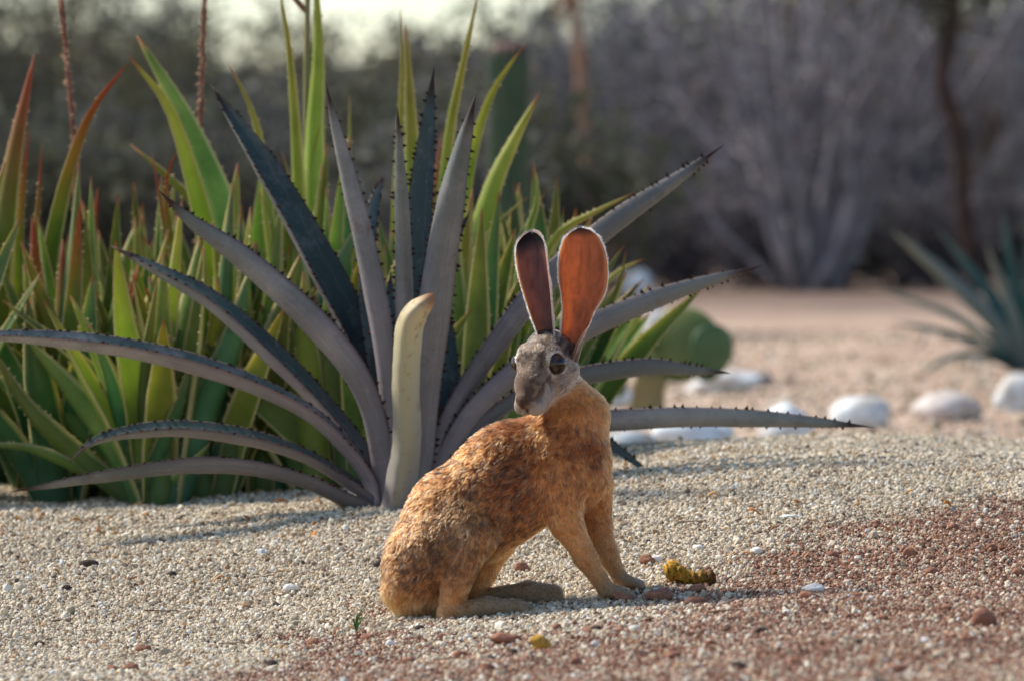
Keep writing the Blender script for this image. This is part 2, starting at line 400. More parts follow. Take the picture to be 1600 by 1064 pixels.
# (points base->tip in pixels, depth offset at the tip in m, width px, t, channel, t2)
AG = [
 ([(592, 752), (548, 690), (470, 625), (330, 565), (170, 530), (10, 520), (-95, 533)], -0.10, 64, 86, .62, 74),
 ([(598, 752), (560, 686), (468, 580), (345, 470), (250, 418), (172, 384)], 0.10, 66, 72, .6, 74),
 ([(602, 735), (572, 610), (500, 510), (385, 405), (300, 345), (248, 298)], -0.12, 60, 150, .6, 140),
 ([(612, 700), (580, 560), (512, 420), (432, 280), (375, 195), (328, 132)], 0.18, 74, 50, .55, 56),
 ([(614, 720), (603, 560), (578, 415), (545, 275), (524, 195), (508, 128)], -0.05, 46, 165, .6, 150),
 ([(630, 700), (632, 520), (630, 380), (625, 260), (621, 166)], -0.10, 34, 178, .6, 178),
 ([(640, 700), (645, 520), (652, 380), (664, 240), (678, 105)], 0.12, 50, 22, .5, 30),
 ([(652, 735), (668, 580), (688, 420), (712, 280), (744, 146)], -0.12, 64, 172, .75, 165),
 ([(668, 730), (705, 640), (770, 540), (850, 440), (955, 350), (1050, 285), (1132, 226)], 0.10, 56, 120, .4, 160),
 ([(678, 740), (735, 645), (820, 568), (920, 510), (1050, 457), (1192, 415)], 0.02, 54, 140, .35, 150),
 ([(676, 745), (740, 668), (820, 612), (910, 585), (1010, 572), (1080, 578), (1142, 583)], 0.22, 50, 105, .4, 150),
 ([(672, 755), (760, 690), (860, 660), (960, 655), (1080, 650), (1220, 655), (1366, 667)], 0.02, 50, 128, .35, 148),
 ([(670, 765), (760, 715), (860, 682), (930, 683), (975, 708), (1030, 752)], 0.10, 34, 60, .4, 50),
 ([(586, 772), (548, 745), (480, 705), (390, 675), (280, 662), (190, 672), (140, 690), (108, 722)], -0.06, 54, 84, .6, 70),
 ([(585, 790), (545, 775), (480, 745), (390, 722), (290, 718), (150, 738), (15, 768)], -0.22, 54, 108, .5, 92),
 ([(598, 640), (578, 480), (578, 370), (588, 310), (603, 274)], 0.28, 44, 40, .4, 60),
 ([(620, 640), (612, 520), (610, 425)], 0.12, 34, 20, .4, 20),
 ([(655, 700), (700, 610), (690, 480), (700, 400), (735, 330)], 0.25, 38, 30, .4, 30),
]
for k, (pp, dy, wpx, t, ch, t2) in enumerate(AG):
    npt = len(pp)
    depth = [YA + dy * (i / (npt - 1))**1.3 + 0.02 * (1 if dy > 0 else -1) for i in range(npt)]
    pts = [A0 + np.array([(pp[0][0] - 620) * .0003, (0.03 if dy > 0 else -0.02), -0.012])] + [W3(x, y, d) for (x, y), d in zip(pp, depth)]
    px = YA / F
    Vv, Fc, at, rails, hw = blade(pts, wpx * px * (0.86 if t > 100 else 1.04), t, ch, (0.24 if t > 100 else 0.11), 34, 'agave', 1, 12, t2)
    lf = mesh_obj('leaf', Vv, Fc, M_AG, agave, attrs=at)
    tv, tf = teeth(rails, hw, 16.5 * px, 6.3 * px, 0.10, 0.95)
    sp = mesh_obj('spines', tv - A0, tf, M_SP, None, smooth=False); sp.parent = lf; sp['kind'] = 'stuff'
pts = [A0 + np.array([0.01, -0.05, -0.01])] + [W3(x, y, YA - 0.06 - .13 * (760 - y) / 300) for x, y in [(630, 740), (636, 680), (634, 600), (637, 545), (641, 510), (651, 488), (664, 475), (680, 461)]]
Vv, Fc, at, rails, hw = blade(pts, 50 * YA / F, 175, 0.95, 0.4, 60, 'stub', 1, 14)
Vv = Vv + (np.stack([noise3(Vv, 90, 81 + i) for i in range(3)], -1) - .5) * .0012 + (np.stack([noise3(Vv, 30, 91 + i) for i in range(3)], -1) - .5) * .003
st = mesh_obj('leaf', Vv, Fc, M_STUB, agave, attrs=at); st['label'] = 'pale yellowish cut leaf stub with a brown tip'

# ------------------------------------------------------------------ aloe clump
def aloe_leaf(root, pts, width, t, mat, chan=0.45, n=18):
    Vv, Fc, at, rails, hw = blade(pts, width, t, chan, 0.28, n, 'aloe', 1, 6)
    lf = mesh_obj('leaf', Vv, Fc, mat, root, attrs=at)
    tv, tf = teeth(rails, hw, 0.017, 0.0032, 0.05, 0.9)
    te = mesh_obj('teeth', tv - np.array(root.location), tf, M_TOOTH, None, smooth=False); te.parent = lf; te['kind'] = 'stuff'
    return lf

# named plants: (label, base pixel, depth, [ (points tip->base px, width px, material, t) ])
NAMED = [
 ('aloe with two long red tipped leaves beside the left flower stalk', (40, 785), 8.30, [
   ([(54, 86), (28, 210), (8, 340), (-4, 480), (10, 640)], 52, 3, 170), ([(46, 198), (36, 300), (30, 400), (34, 600)], 22, 3, 20),
   ([(200, 100), (145, 172), (108, 270), (80, 400), (66, 560)], 38, 3, 35), ([(66, 225), (60, 320), (52, 430), (60, 600)], 20, 3, 150),
   ([(60, 400), (30, 480), (20, 560), (30, 680)], 24, 3, 60)]),
 ('tall aloe with a pair of broad leaves leaning towards the flower stalk', (425, 775), 8.25, [
   ([(213, 56), (270, 150), (322, 262), (368, 400), (408, 590)], 66, 0, 172), ([(200, 88), (262, 165), (302, 280), (330, 390), (380, 560)], 46, 1, 30),
   ([(358, 100), (396, 180), (414, 270), (424, 400), (430, 560)], 28, 1, 165), ([(203, 226), (262, 276), (315, 335), (352, 430), (390, 600)], 34, 1, 160),
   ([(277, 234), (260, 290), (275, 400), (360, 600)], 20, 3, 20), ([(238, 240), (248, 300), (270, 400), (350, 620)], 16, 3, 170)]),
 ('tall upright aloe with very long yellow green leaves rising above the agave', (500, 775), 8.40, [
   ([(432, -40), (450, 60), (462, 190), (470, 330), (485, 560)], 28, 1, 150), ([(492, -60), (498, 80), (492, 220), (494, 400), (500, 600)], 46, 1, 160),
   ([(500, 195), (486, 270), (488, 400), (496, 600)], 18, 1, 20), ([(440, 235), (460, 310), (476, 450), (492, 620)], 16, 1, 150),
   ([(546, 148), (546, 230), (540, 380), (515, 600)], 15, 1, 165)]),
 ('aloe with one broad yellow leaf standing behind the centre of the agave', (630, 775), 8.35, [
   ([(626, 14), (628, 120), (622, 260), (618, 420), (625, 620)], 20, 1, 30), ([(634, 38), (640, 150), (645, 280), (640, 440), (632, 640)], 40, 1, 168),
   ([(750, -25), (724, 100), (704, 200), (690, 330), (655, 560)], 27, 1, 158), ([(690, 205), (682, 290), (676, 420), (650, 600)], 26, 3, 150)]),
 ('aloe with orange toothed leaf edges leaning towards the columnar cactus', (720, 780), 8.30, [
   ([(820, 70), (772, 140), (742, 225), (722, 340), (715, 560)], 32, 1, 25), ([(843, 146), (806, 215), (768, 300), (742, 420), (726, 600)], 50, 1, 172),
   ([(824, 308), (772, 356), (722, 432), (700, 560), (712, 680)], 18, 1, 155), ([(758, 284), (784, 340), (796, 420), (780, 540), (740, 690)], 22, 0, 160),
   ([(852, 300), (808, 380), (770, 480), (735, 640)], 16, 2, 150)]),
 ('aloe with curved green leaves growing directly behind the ears of the hare', (835, 775), 8.20, [
   ([(834, 254), (840, 312), (824, 370), (810, 480), (828, 640)], 26, 0, 160), ([(881, 323), (872, 390), (856, 480), (840, 640)], 24, 0, 165),
   ([(992, 301), (930, 332), (872, 368), (838, 450), (832, 620)], 24, 1, 150), ([(1006, 405), (965, 425), (925, 470), (870, 560), (845, 680)], 22, 1, 150),
   ([(978, 392), (968, 440), (930, 520), (870, 620), (850, 700)], 18, 0, 20), ([(790, 380), (800, 450), (815, 560), (830, 690)], 28, 2, 160),
   ([(900, 420), (880, 500), (855, 600), (840, 700)], 26, 2, 165)]),
 ('aloe with low arching green leaves above the gravel edge', (215, 785), 8.02, [
   ([(78, 543), (86, 610), (122, 668), (180, 715), (215, 765)], 42, 0, 160), ([(-12, 545), (40, 628), (100, 690), (160, 740), (205, 775)], 40, 0, 155),
   ([(-40, 692), (50, 700), (120, 728), (190, 770)], 26, 0, 140), ([(118, 500), (175, 580), (220, 660), (225, 750)], 26, 0, 30),
   ([(300, 560), (275, 640), (240, 720), (222, 770)], 34, 2, 150), ([(330, 690), (290, 730), (240, 772)], 30, 0, 120)]),
]
for lab, (bx, by), Yd, leaves in NAMED:
    X0 = (bx - CX) * Yd / F; base = np.array([X0, Yd, float(ground_z(X0, Yd))])
    r = empty('aloe_plant', base); tag(r, lab, 'aloe')
    for i, (pp, wpx, mi, t) in enumerate(leaves):
        q = pp[::-1]; dt = random.uniform(-.14, .14)
        pts = [base + np.array([random.uniform(-.015, .015), dt * .1, -.01])] + [W3(x, y, Yd + dt * (k + 1) / len(q)) for k, (x, y) in enumerate(q)]
        aloe_leaf(r, pts, wpx * Yd / F, t, M_AL[mi], n=20)
    for i in range(7):                               # short inner leaves of the rosette
        a = random.uniform(0, 6.28); h = random.uniform(.17, .33); o = random.uniform(.05, .16)
        d = np.array([math.cos(a), math.sin(a), 0]); z = np.array([0, 0, 1])
        pts = [base - z * .01, base + d * o * .3 + z * h * .35, base + d * o * .6 + z * h * .7, base + d * o * 1.1 + z * h]
        aloe_leaf(r, pts, random.uniform(.020, .034), random.choice([20, 40, 150, 165, 172]), M_AL[random.choice([0, 0, 1, 2])], n=12)

FILL = [(-70, 8.55), (5, 8.6), (75, 8.75), (120, 8.45), (150, 8.2), (185, 8.7), (240, 8.5), (285, 8.22), (310, 8.65), (345, 8.42), (385, 8.7), (440, 8.6),
        (475, 8.25), (540, 8.55), (560, 8.3), (600, 8.7), (670, 8.55), (690, 8.25), (750, 8.6), (775, 8.28), (800, 8.5), (870, 8.5), (330, 8.05), (410, 8.1), (500, 8.08), (570, 8.06), (250, 8.0), (740, 8.06), (95, 8.1)] + [(150 + 46 * i, 8.15 + .13 * ((i * 7) % 4)) for i in range(16)] + [(-130, 8.0), (-190, 8.25), (-250, 8.0), (-320, 8.2), (-390, 8.0)]  # last five: unseen plants added left of the frame to shade the clump
for k, (bx, Yd) in enumerate(FILL):
    X0 = (bx - CX) * Yd / F; base = np.array([X0, Yd, float(ground_z(X0, Yd))])
    r = empty('aloe_plant', base)
    tag(r, 'green aloe plant crowded into the dense clump behind the agave', 'aloe', 'aloes crowded behind the agave')
    tall = 0.52 if bx < -100 else 0.40 if bx < 520 else 0.36
    for i in range(13):
        a = i * 2.4 + random.uniform(-.4, .4); ring_ = (i / 13)
        h = tall * random.uniform(.75, 1.24) * (1 - .45 * ring_); o = .03 + .22 * ring_ * random.uniform(.7, 1.2)
        d = np.array([math.cos(a), math.sin(a) * .6, 0]); z = np.array([0, 0, 1])
        cv = random.uniform(-.3, .5)
        pts = [base - z * .01 + d * .012, base + d * o * .35 + z * h * .34, base + d * o * (.7 + .1 * cv) + z * h * .68, base + d * o * (1.0 + .5 * cv) + z * h]
        mi = random.choice([0, 0, 1, 1, 2, 0]) if bx > 130 else random.choice([0, 3, 2, 2, 0])
        aloe_leaf(r, pts, random.uniform(.032, .058), random.choice([15, 30, 60, 140, 155, 170]), M_AL[mi], n=14)


# ------------------------------------------------------------------ background: hill, shrubs, trees
def tube(path, radii, K=5):
    path = np.asarray(path, float); n = len(path); T = unit(np.gradient(path, axis=0))
    up = np.array([0.13, 0.31, 0.94]); A = unit(np.cross(T, up)); B = np.cross(T, A)
    an = np.arange(K) * 2 * math.pi / K
    V = (path[:, None] + np.asarray(radii)[:, None, None] * (np.cos(an)[None, :, None] * A[:, None] + np.sin(an)[None, :, None] * B[:, None])).reshape(-1, 3)
    Fc = [(i * K + k, i * K + (k + 1) % K, (i + 1) * K + (k + 1) % K, (i + 1) * K + k) for i in range(n - 1) for k in range(K)]
    Fc.append(tuple((n - 1) * K + k for k in range(K))); Fc.append(tuple(range(K))[::-1])
    return V, Fc

class MB:
    def __init__(s): s.V = []; s.F = []; s.n = 0
    def add(s, V, Fc):
        s.V.append(np.asarray(V)); s.F += [tuple(i + s.n for i in f) for f in Fc]; s.n += len(V)
    def build(s, name, mat, parent=None, smooth=True): return mesh_obj(name, np.concatenate(s.V), s.F, mat, parent, smooth)

def bark(name, a, b):
    m = NT(name, 0.9, 0.1); return m.color(m.ramp(m.noise(6, 5, m.coord('Object')), [(0.3, a), (0.7, b)])).m
def leafmat(name, a, b):
    m = NT(name, 0.7, 0.15); c = m.ramp(m.noise(3.0, 3, m.coord('Object')), [(0.3, a), (0.7, b)]); m.color(c); m.translucent(c, 0.3); return m.m
BK = [bark('grey twigs', (0.12, 0.115, 0.135), (0.25, 0.24, 0.265)), bark('brown twigs', (0.07, 0.06, 0.062), (0.15, 0.13, 0.13)), bark('dark bark', (0.03, 0.02, 0.018), (0.08, 0.05, 0.04)), bark('pale grey stems', (0.16, 0.15, 0.17), (0.30, 0.285, 0.31))]
LF = [leafmat('olive leaves', (0.07, 0.07, 0.035), (0.17, 0.155, 0.08)), leafmat('grey green leaves', (0.06, 0.065, 0.06), (0.125, 0.13, 0.12)), leafmat('dark leaves', (0.04, 0.048, 0.03), (0.10, 0.105, 0.065)),
      leafmat('mauve grey twig ends', (0.065, 0.06, 0.07), (0.145, 0.135, 0.15)), leafmat('dry brown leaves', (0.11, 0.07, 0.035), (0.20, 0.15, 0.08))]

def shrub(px, Yd, H, spread, nst, nlf, bm_, lm_, label, lsz=0.03, low=0.35, thick=0.012, name='shrub', cat='shrub', group='shrubs of the thicket', crook=1.0):
    X0 = (px - CX) * Yd / F; base = np.array([X0, Yd, float(ground_z(X0, Yd)) - .02])
    r = empty(name, base); tag(r, label, cat, group)
    mb = MB(); ends = []
    for i in range(nst):
        a = random.uniform(0, 6.28); o = spread * math.sqrt(random.random()); h = H * random.uniform(.6, 1.08)
        d = np.array([math.cos(a) * o, math.sin(a) * o * .7, 0]); z = np.array([0, 0, 1.])
        st = base + d * .08 + np.array([random.uniform(-.05, .05), random.uniform(-.05, .05), 0])
        jit = lambda s: np.array([random.uniform(-s, s) for _ in range(3)])
        pth = crom([st, base + d * .30 + z * h * .28 + jit(.05 * crook), base + d * .62 + z * h * .62 + jit(.08 * crook), base + d * 1.0 + z * h + jit(.1)], 9)
        rd = np.linspace(thick * random.uniform(.7, 1.4), thick * .22, 9); mb.add(*tube(pth, rd, 4))
        for j in range(random.randint(3, 6)):
            k = random.randint(2, 7); p0 = pth[k]; dv = unit(np.array([random.uniform(-1, 1), random.uniform(-1, 1), random.uniform(.0, 1.1)])) * random.uniform(.25, .6) * H * .4
            br = crom([p0, p0 + dv * .5 + jit(.05), p0 + dv], 5); mb.add(*tube(br, np.linspace(thick * .45, thick * .12, 5), 3)); ends.append(br)
            for q in range(2):
                p1 = br[random.randint(1, 4)]; dv2 = unit(np.array([random.uniform(-1, 1), random.uniform(-1, 1), random.uniform(-.2, 1)])) * random.uniform(.12, .3)
                mb.add(*tube(np.array([p1, p1 + dv2 * .5 + jit(.02), p1 + dv2]), [thick * .25, thick * .2, thick * .1], 3)); ends.append(np.array([p1, p1 + dv2]))
        ends.append(pth[5:])
    mb.build('stems', BK[bm_], r)
    if nlf:
        E = [e for e in ends]; cen = np.array([e[random.randrange(len(e))] for e in random.choices(E, k=nlf)]) + rng.normal(0, .05 + .02 * H, (nlf, 3))
        cen = cen[cen[:, 2] > base[2] + H * low * rng.uniform(.3, 1.2, nlf)]; nl = len(cen)
        a = unit(rng.normal(0, 1, (nl, 3))); b = unit(np.cross(a, rng.normal(0, 1, (nl, 3)))); s = (lsz * rng.uniform(.5, 1.5, nl))[:, None]
        V = np.stack([cen - a * s, cen + b * s * .5, cen + a * s, cen - b * s * .5], 1).reshape(-1, 3)
        mesh_obj('foliage', V, np.arange(nl * 4).reshape(-1, 4), LF[lm_], r, smooth=False)
    return r

hx = np.linspace(-60, 60, 90); hy = np.linspace(95, 260, 20); HX, HYY = np.meshgrid(hx, hy)
HZ = -0.3 + ss(95, 190, HYY) * (4.2 + 2.2 * noise2(HX, HYY, .06, 71)) + (noise2(HX, HYY, .9, 72) - .5) * .7
ii = np.arange(HX.size).reshape(HX.shape)
mm_ = NT('scrub covered hillside', 0.95, 0.05); mm_.color(mm_.ramp(mm_.noise(.6, 6, mm_.coord('Object')), [(0.3, (0.05, 0.05, 0.035)), (0.7, (0.16, 0.15, 0.13))]))
tag(mesh_obj('hill', np.stack([HX, HYY, HZ], -1).reshape(-1, 3), np.stack([ii[:-1, :-1], ii[:-1, 1:], ii[1:, 1:], ii[1:, :-1]], -1).reshape(-1, 4), mm_.m), kind='structure')

LB = ['bare grey shrub with many thin twigs in the thicket', 'olive leaved shrub in the dark thicket', 'dark bushy shrub at the back of the thicket', 'dry brown leaved shrub in the thicket']
# front row
shrub(1262, 33, 2.3, 1.45, 30, 900, 3, 3, 'big bare grey shrub whose stems fan out from one base beyond the sand', .03, .2, .030, group=None, crook=2.2)
for px, Yd, H, sp, n, nl, b, l in [(1060, 37, 2.1, .9, 26, 900, 0, 1), (1430, 36, 2.2, .9, 28, 500, 0, 1), (1560, 38, 2.4, .9, 26, 700, 1, 4), (900, 39, 1.9, .8, 24, 1200, 0, 1),
        (1660, 35, 2.3, .8, 24, 300, 0, 1), (1160, 41, 2.3, 1.0, 26, 700, 1, 4), (1350, 42, 2.5, 1.0, 30, 600, 1, 3), (1000, 43, 2.4, 1.0, 26, 900, 0, 1), (1500, 44, 2.6, 1.1, 28, 900, 1, 3), (1260, 46, 2.7, 1.1, 28, 900, 1, 3)]:
    shrub(px, Yd, H, sp, n, nl, b, l, LB[0] if l != 4 else LB[3], .035, .30, .020)
for px, Yd, H, sp, n, nl, b, l in [(-40, 38, 2.2, 1.0, 24, 2400, 1, 2), (120, 40, 2.1, 1.0, 24, 2200, 1, 0), (270, 42, 1.75, .9, 22, 1800, 1, 2), (400, 40, 1.5, .8, 22, 1500, 1, 2), (520, 43, 1.55, .9, 22, 1700, 0, 0),
        (640, 41, 1.45, .8, 22, 1700, 1, 2), (760, 44, 1.6, .9, 22, 1800, 0, 0), (980, 46, 1.9, .9, 20, 2200, 1, 2), (860, 36, 1.0, .55, 18, 1500, 1, 2)]:
    shrub(px, Yd, H, sp, n, nl, b, l, LB[1] if l == 0 else LB[2], .035, .12, .013)
for k_, px in enumerate(range(-80, 1700, 105)):          # low dark scrub along the foot of the thicket
    far_ = px > 900
    shrub(px + random.uniform(-25, 25), (random.uniform(33, 36) if far_ else random.uniform(20, 25)), .55 if far_ else .85, .62 if far_ else .45, 18, 1700, 1, [2, 1, 2][k_ % 3] if not far_ else [3, 1, 3][k_ % 3],
          'low tangled scrub at the foot of the thicket beyond the sand' if far_ else 'low dark bush behind the aloe clump', .03, .03, .008, group='scrub at the foot of the thicket' if far_ else 'low bushes behind the aloes')
for k in range(13):                                  # back row, a denser and darker mass
    px = -120 + k * 150; mid_ = 300 < px < 1000
    shrub(px, 58 + (k % 3) * 4, (2.6 if mid_ else 3.3) + random.uniform(-.2, .25), 1.5, 26, 2600 if mid_ else 4200, 1, [2, 0, 1][k % 3], LB[[2, 1, 0][k % 3]] if k % 3 < 2 else 'tall grey green shrub at the back of the thicket', .06, .06, .02)

# two trees with clear trunks
def tree(path_px, Yd, rpx, bm_, lm_, label, nlf):
    pts = [W3(x, y, Yd) for x, y in path_px]; pts[0][2] = ground_z(pts[0][0], Yd) - .03
    r = empty('tree', pts[0]); tag(r, label, 'tree')
    pth = crom(pts, 22); mesh = tube(pth, np.interp(np.linspace(0, 1, 22), np.linspace(0, 1, len(rpx)), rpx) * Yd / F, 8)
    mesh_obj('trunk', *mesh, bm_, r); mb = MB(); ends = []
    for j in range(16):
        p0 = pth[random.randint(15, 21)]; dv = unit(np.array([random.uniform(-1, 1), random.uniform(-1, 1), random.uniform(.1, .9)])) * random.uniform(.4, 1.0)
        br = crom([p0, p0 + dv * .5 + np.array([0, 0, .08]), p0 + dv], 6); mb.add(*tube(br, np.linspace(.018, .004, 6), 4)); ends.append(br)
    mb.build('limbs', bm_, r)
    cen = np.array([e[random.randrange(1, 6)] for e in random.choices(ends, k=nlf)]) + rng.normal(0, .12, (nlf, 3))
    a = unit(rng.normal(0, 1, (nlf, 3))); b = unit(np.cross(a, rng.normal(0, 1, (nlf, 3)))); s = (.035 * rng.uniform(.5, 1.5, nlf))[:, None]
    mesh_obj('crown', np.stack([cen - a * s, cen + b * s * .5, cen + a * s, cen - b * s * .5], 1).reshape(-1, 3), np.arange(nlf * 4).reshape(-1, 4), LF[lm_], r, smooth=False)
tree([(962, 470), (950, 400), (930, 300), (912, 190), (905, 80), (890, -60), (900, -160)], 28, [14, 13, 12, 10, 9, 7, 5], bark('peeling orange bark', (0.17, 0.13, 0.12), (0.30, 0.16, 0.09)), 4, 'slender tree with orange brown peeling bark beside the columnar cactus', 350)
tree([(1530, 450), (1506, 330), (1500, 220), (1472, 120), (1490, 20), (1480, -60), (1510, -140)], 32, [17, 15, 14, 13, 12, 9], BK[2], 2, 'dark trunked tree rising out of the thicket above the blue green agave', 2600)

# ------------------------------------------------------------------ columnar cactus
Yc = 16.0; cxp = 795; X0 = (cxp - CX) * Yc / F; zb = float(ground_z(X0, Yc)) - .02; zt = CH + (HY - 66) * Yc / F
cr_ = empty('columnar_cactus', (X0, Yc, zb)); tag(cr_, 'ribbed green columnar cactus standing behind the aloe clump', 'cactus')
hs = np.r_[np.linspace(0, .96, 24), .975, .988, .996, 1.0]; rr = np.r_[np.full(24, 1.0), .93, .78, .5, .12] * 29 * Yc / F
K = 52; an = np.arange(K) * 2 * math.pi / K; rib = 1 + .13 * np.cos(13 * an)
V = np.array([[X0 + q * ri * math.cos(a), Yc + q * ri * math.sin(a), zb + h * (zt - zb)] for h, q in zip(hs, rr) for a, ri in zip(an, rib)])
Fc = [(i * K + k, i * K + (k + 1) % K, (i + 1) * K + (k + 1) % K, (i + 1) * K + k) for i in range(len(hs) - 1) for k in range(K)] + [tuple((len(hs) - 1) * K + k for k in range(K))]
mc = NT('cactus green', 0.6, 0.3); sz = mc.n('ShaderNodeSeparateXYZ'); mc.l(mc.coord('Generated'), sz.inputs[0])
c = mc.ramp(mc.noise(14, 4, mc.coord('Object')), [(0.3, (0.02, 0.05, 0.025)), (0.7, (0.05, 0.085, 0.045))]); c = mc.mix(mc.ramp(sz.outputs[2], [(0.955, 0.0), (0.985, 0.85)]), c, (0.12, 0.05, 0.045))
mesh_obj('stem', V, Fc, mc.color(c).m, cr_)
mb = MB()
for j in range(13):
    for h in np.linspace(.05, .95, 30):
        a = j * 2 * math.pi / 13; d = np.array([math.cos(a), math.sin(a), 0]); p = np.array([X0, Yc, zb + h * (zt - zb)]) + d * 29 * 1.12 * Yc / F
        for q in range(3):
            e = unit(d + np.array([random.uniform(-.8, .8), random.uniform(-.8, .8), random.uniform(-.6, .6)])) * .012; mb.add(*tube(np.array([p, p + e * .5, p + e]), [.0008, .0006, .0002], 3))
mb.build('spines', NT('pale spine', 0.5).color((0.35, 0.28, 0.2)).m, cr_)['kind'] = 'stuff'

# ------------------------------------------------------------------ prickly pear
Yp = 13.0; X0 = (1012 - CX) * Yp / F; pb = np.array([X0, Yp, float(ground_z(X0, Yp))])
pr = empty('prickly_pear', pb); tag(pr, 'low prickly pear cactus with flat green pads among the white stones', 'cactus')
def padmat(n, a, b):
    m = NT(n, 0.5, 0.35); v = m.n('ShaderNodeTexVoronoi'); v.inputs['Scale'].default_value = 26; m.l(m.coord('Object'), v.inputs['Vector'])
    c = m.ramp(m.noise(10, 4, m.coord('Object')), [(0.3, a), (0.7, b)]); return m.color(m.mix(m.ramp(v.outputs['Distance'], [(0.06, 0.8), (0.14, 0.0)]), c, (0.32, 0.24, 0.12))).m
PM = [padmat('pad green', (0.085, 0.125, 0.03), (0.15, 0.19, 0.055)), padmat('pad dark green', (0.035, 0.085, 0.028), (0.075, 0.13, 0.05)), padmat('pad yellow green', (0.17, 0.19, 0.05), (0.26, 0.26, 0.09))]
def pad(cx, cy, rx, ry, dd, yawd, tilt, mi):
    n1, n2 = 14, 20; V = []; s = Yp / F
    ph = np.linspace(0.02, math.pi - .02, n1)
    for p_ in ph:
        for k in range(n2):
            a = 2 * math.pi * k / n2; x = math.sin(p_) * math.cos(a) * rx * (1 - .16 * math.cos(p_) * -1); y = math.sin(p_) * math.sin(a) * min(rx, ry) * .26; z = math.cos(p_) * ry
            V.append((x, y, z))
    V = np.array(V) * s; ca, sa = math.cos(math.radians(yawd)), math.sin(math.radians(yawd)); ct, st_ = math.cos(math.radians(tilt)), math.sin(math.radians(tilt))
    V = np.stack([V[:, 0] * ca - V[:, 1] * sa, V[:, 0] * sa + V[:, 1] * ca, V[:, 2]], -1); V = np.stack([V[:, 0] * ct + V[:, 2] * st_, V[:, 1], -V[:, 0] * st_ + V[:, 2] * ct], -1)
    Fc = [(i * n2 + k, i * n2 + (k + 1) % n2, (i + 1) * n2 + (k + 1) % n2, (i + 1) * n2 + k) for i in range(n1 - 1) for k in range(n2)] + [tuple(range(n2))[::-1], tuple((n1 - 1) * n2 + k for k in range(n2))]
    mesh_obj('pad', V + W3(cx, cy, Yp + dd), Fc, PM[mi], pr)
for a in [(930, 545, 48, 44, .02, 10, -20, 0), (985, 530, 46, 58, .0, 72, 4, 2), (1068, 540, 56, 60, .03, -12, 24, 0), (1110, 552, 38, 46, -.02, 25, 16, 1), (1018, 588, 34, 44, .01, 40, -6, 2), (958, 590, 26, 32, .01, 30, -24, 0)]: pad(*a)
mesh_obj('trunk', *tube(crom([pb - np.array([0, 0, .02]), W3(1012, 630, Yp), W3(1016, 585, Yp)], 8), np.linspace(.045, .032, 8), 10), bark('corky cactus trunk', (0.20, 0.15, 0.06), (0.32, 0.25, 0.12)), pr)

# ------------------------------------------------------------------ blue-green agave at the edge of the sand
YR = 17.0; X0 = (1605 - CX) * YR / F; rb = np.array([X0, YR, float(ground_z(X0, YR)) - .01])
ra_ = empty('agave_plant', rb); tag(ra_, 'slender leaved blue green agave behind the round stones on the sand', 'agave')
mr = NT('blue green leaf', 0.5, 0.35); al, ac, fa = leaf_inputs(mr)
cR = mr.mix(fa, (0.09, 0.13, 0.13), (0.02, 0.085, 0.07)); mr.color(mr.mix(mr.ramp(al, [(0.6, 0.0), (1.0, 0.6)]), cR, (0.20, 0.18, 0.11)))
for pp, wpx, t, dy in [([(1565, 325), (1585, 450)], 22, 30, .1), ([(1612, 300), (1608, 450)], 24, 20, 0), ([(1395, 362), (1500, 452), (1575, 530)], 30, 160, -.1), ([(1468, 362), (1540, 450), (1590, 530)], 26, 40, .1),
        ([(1375, 452), (1480, 488), (1575, 545)], 24, 70, .12), ([(1392, 503), (1490, 522), (1575, 556)], 22, 60, -.12), ([(1432, 592), (1480, 560), (1545, 556)], 20, 60, -.2), ([(1500, 540), (1550, 545)], 18, 100, -.1),
        ([(1540, 380), (1575, 470), (1598, 540)], 20, 150, -.15), ([(1690, 320), (1640, 450)], 24, 30, 0), ([(1780, 400), (1680, 490)], 24, 60, .1), ([(1800, 500), (1690, 530)], 24, 60, 0), ([(1740, 350), (1660, 470)], 22, 150, -.1)]:
    q = pp[::-1]; pts = [rb] + [W3(x, y, YR + dy * (k + 1) / len(q)) for k, (x, y) in enumerate(q)]
    Vv, Fc, at, rails, hw = blade(pts, wpx * YR / F, t, .4, .15, 16, 'yucca'); mesh_obj('leaf', Vv, Fc, mr.m, ra_, attrs=at)

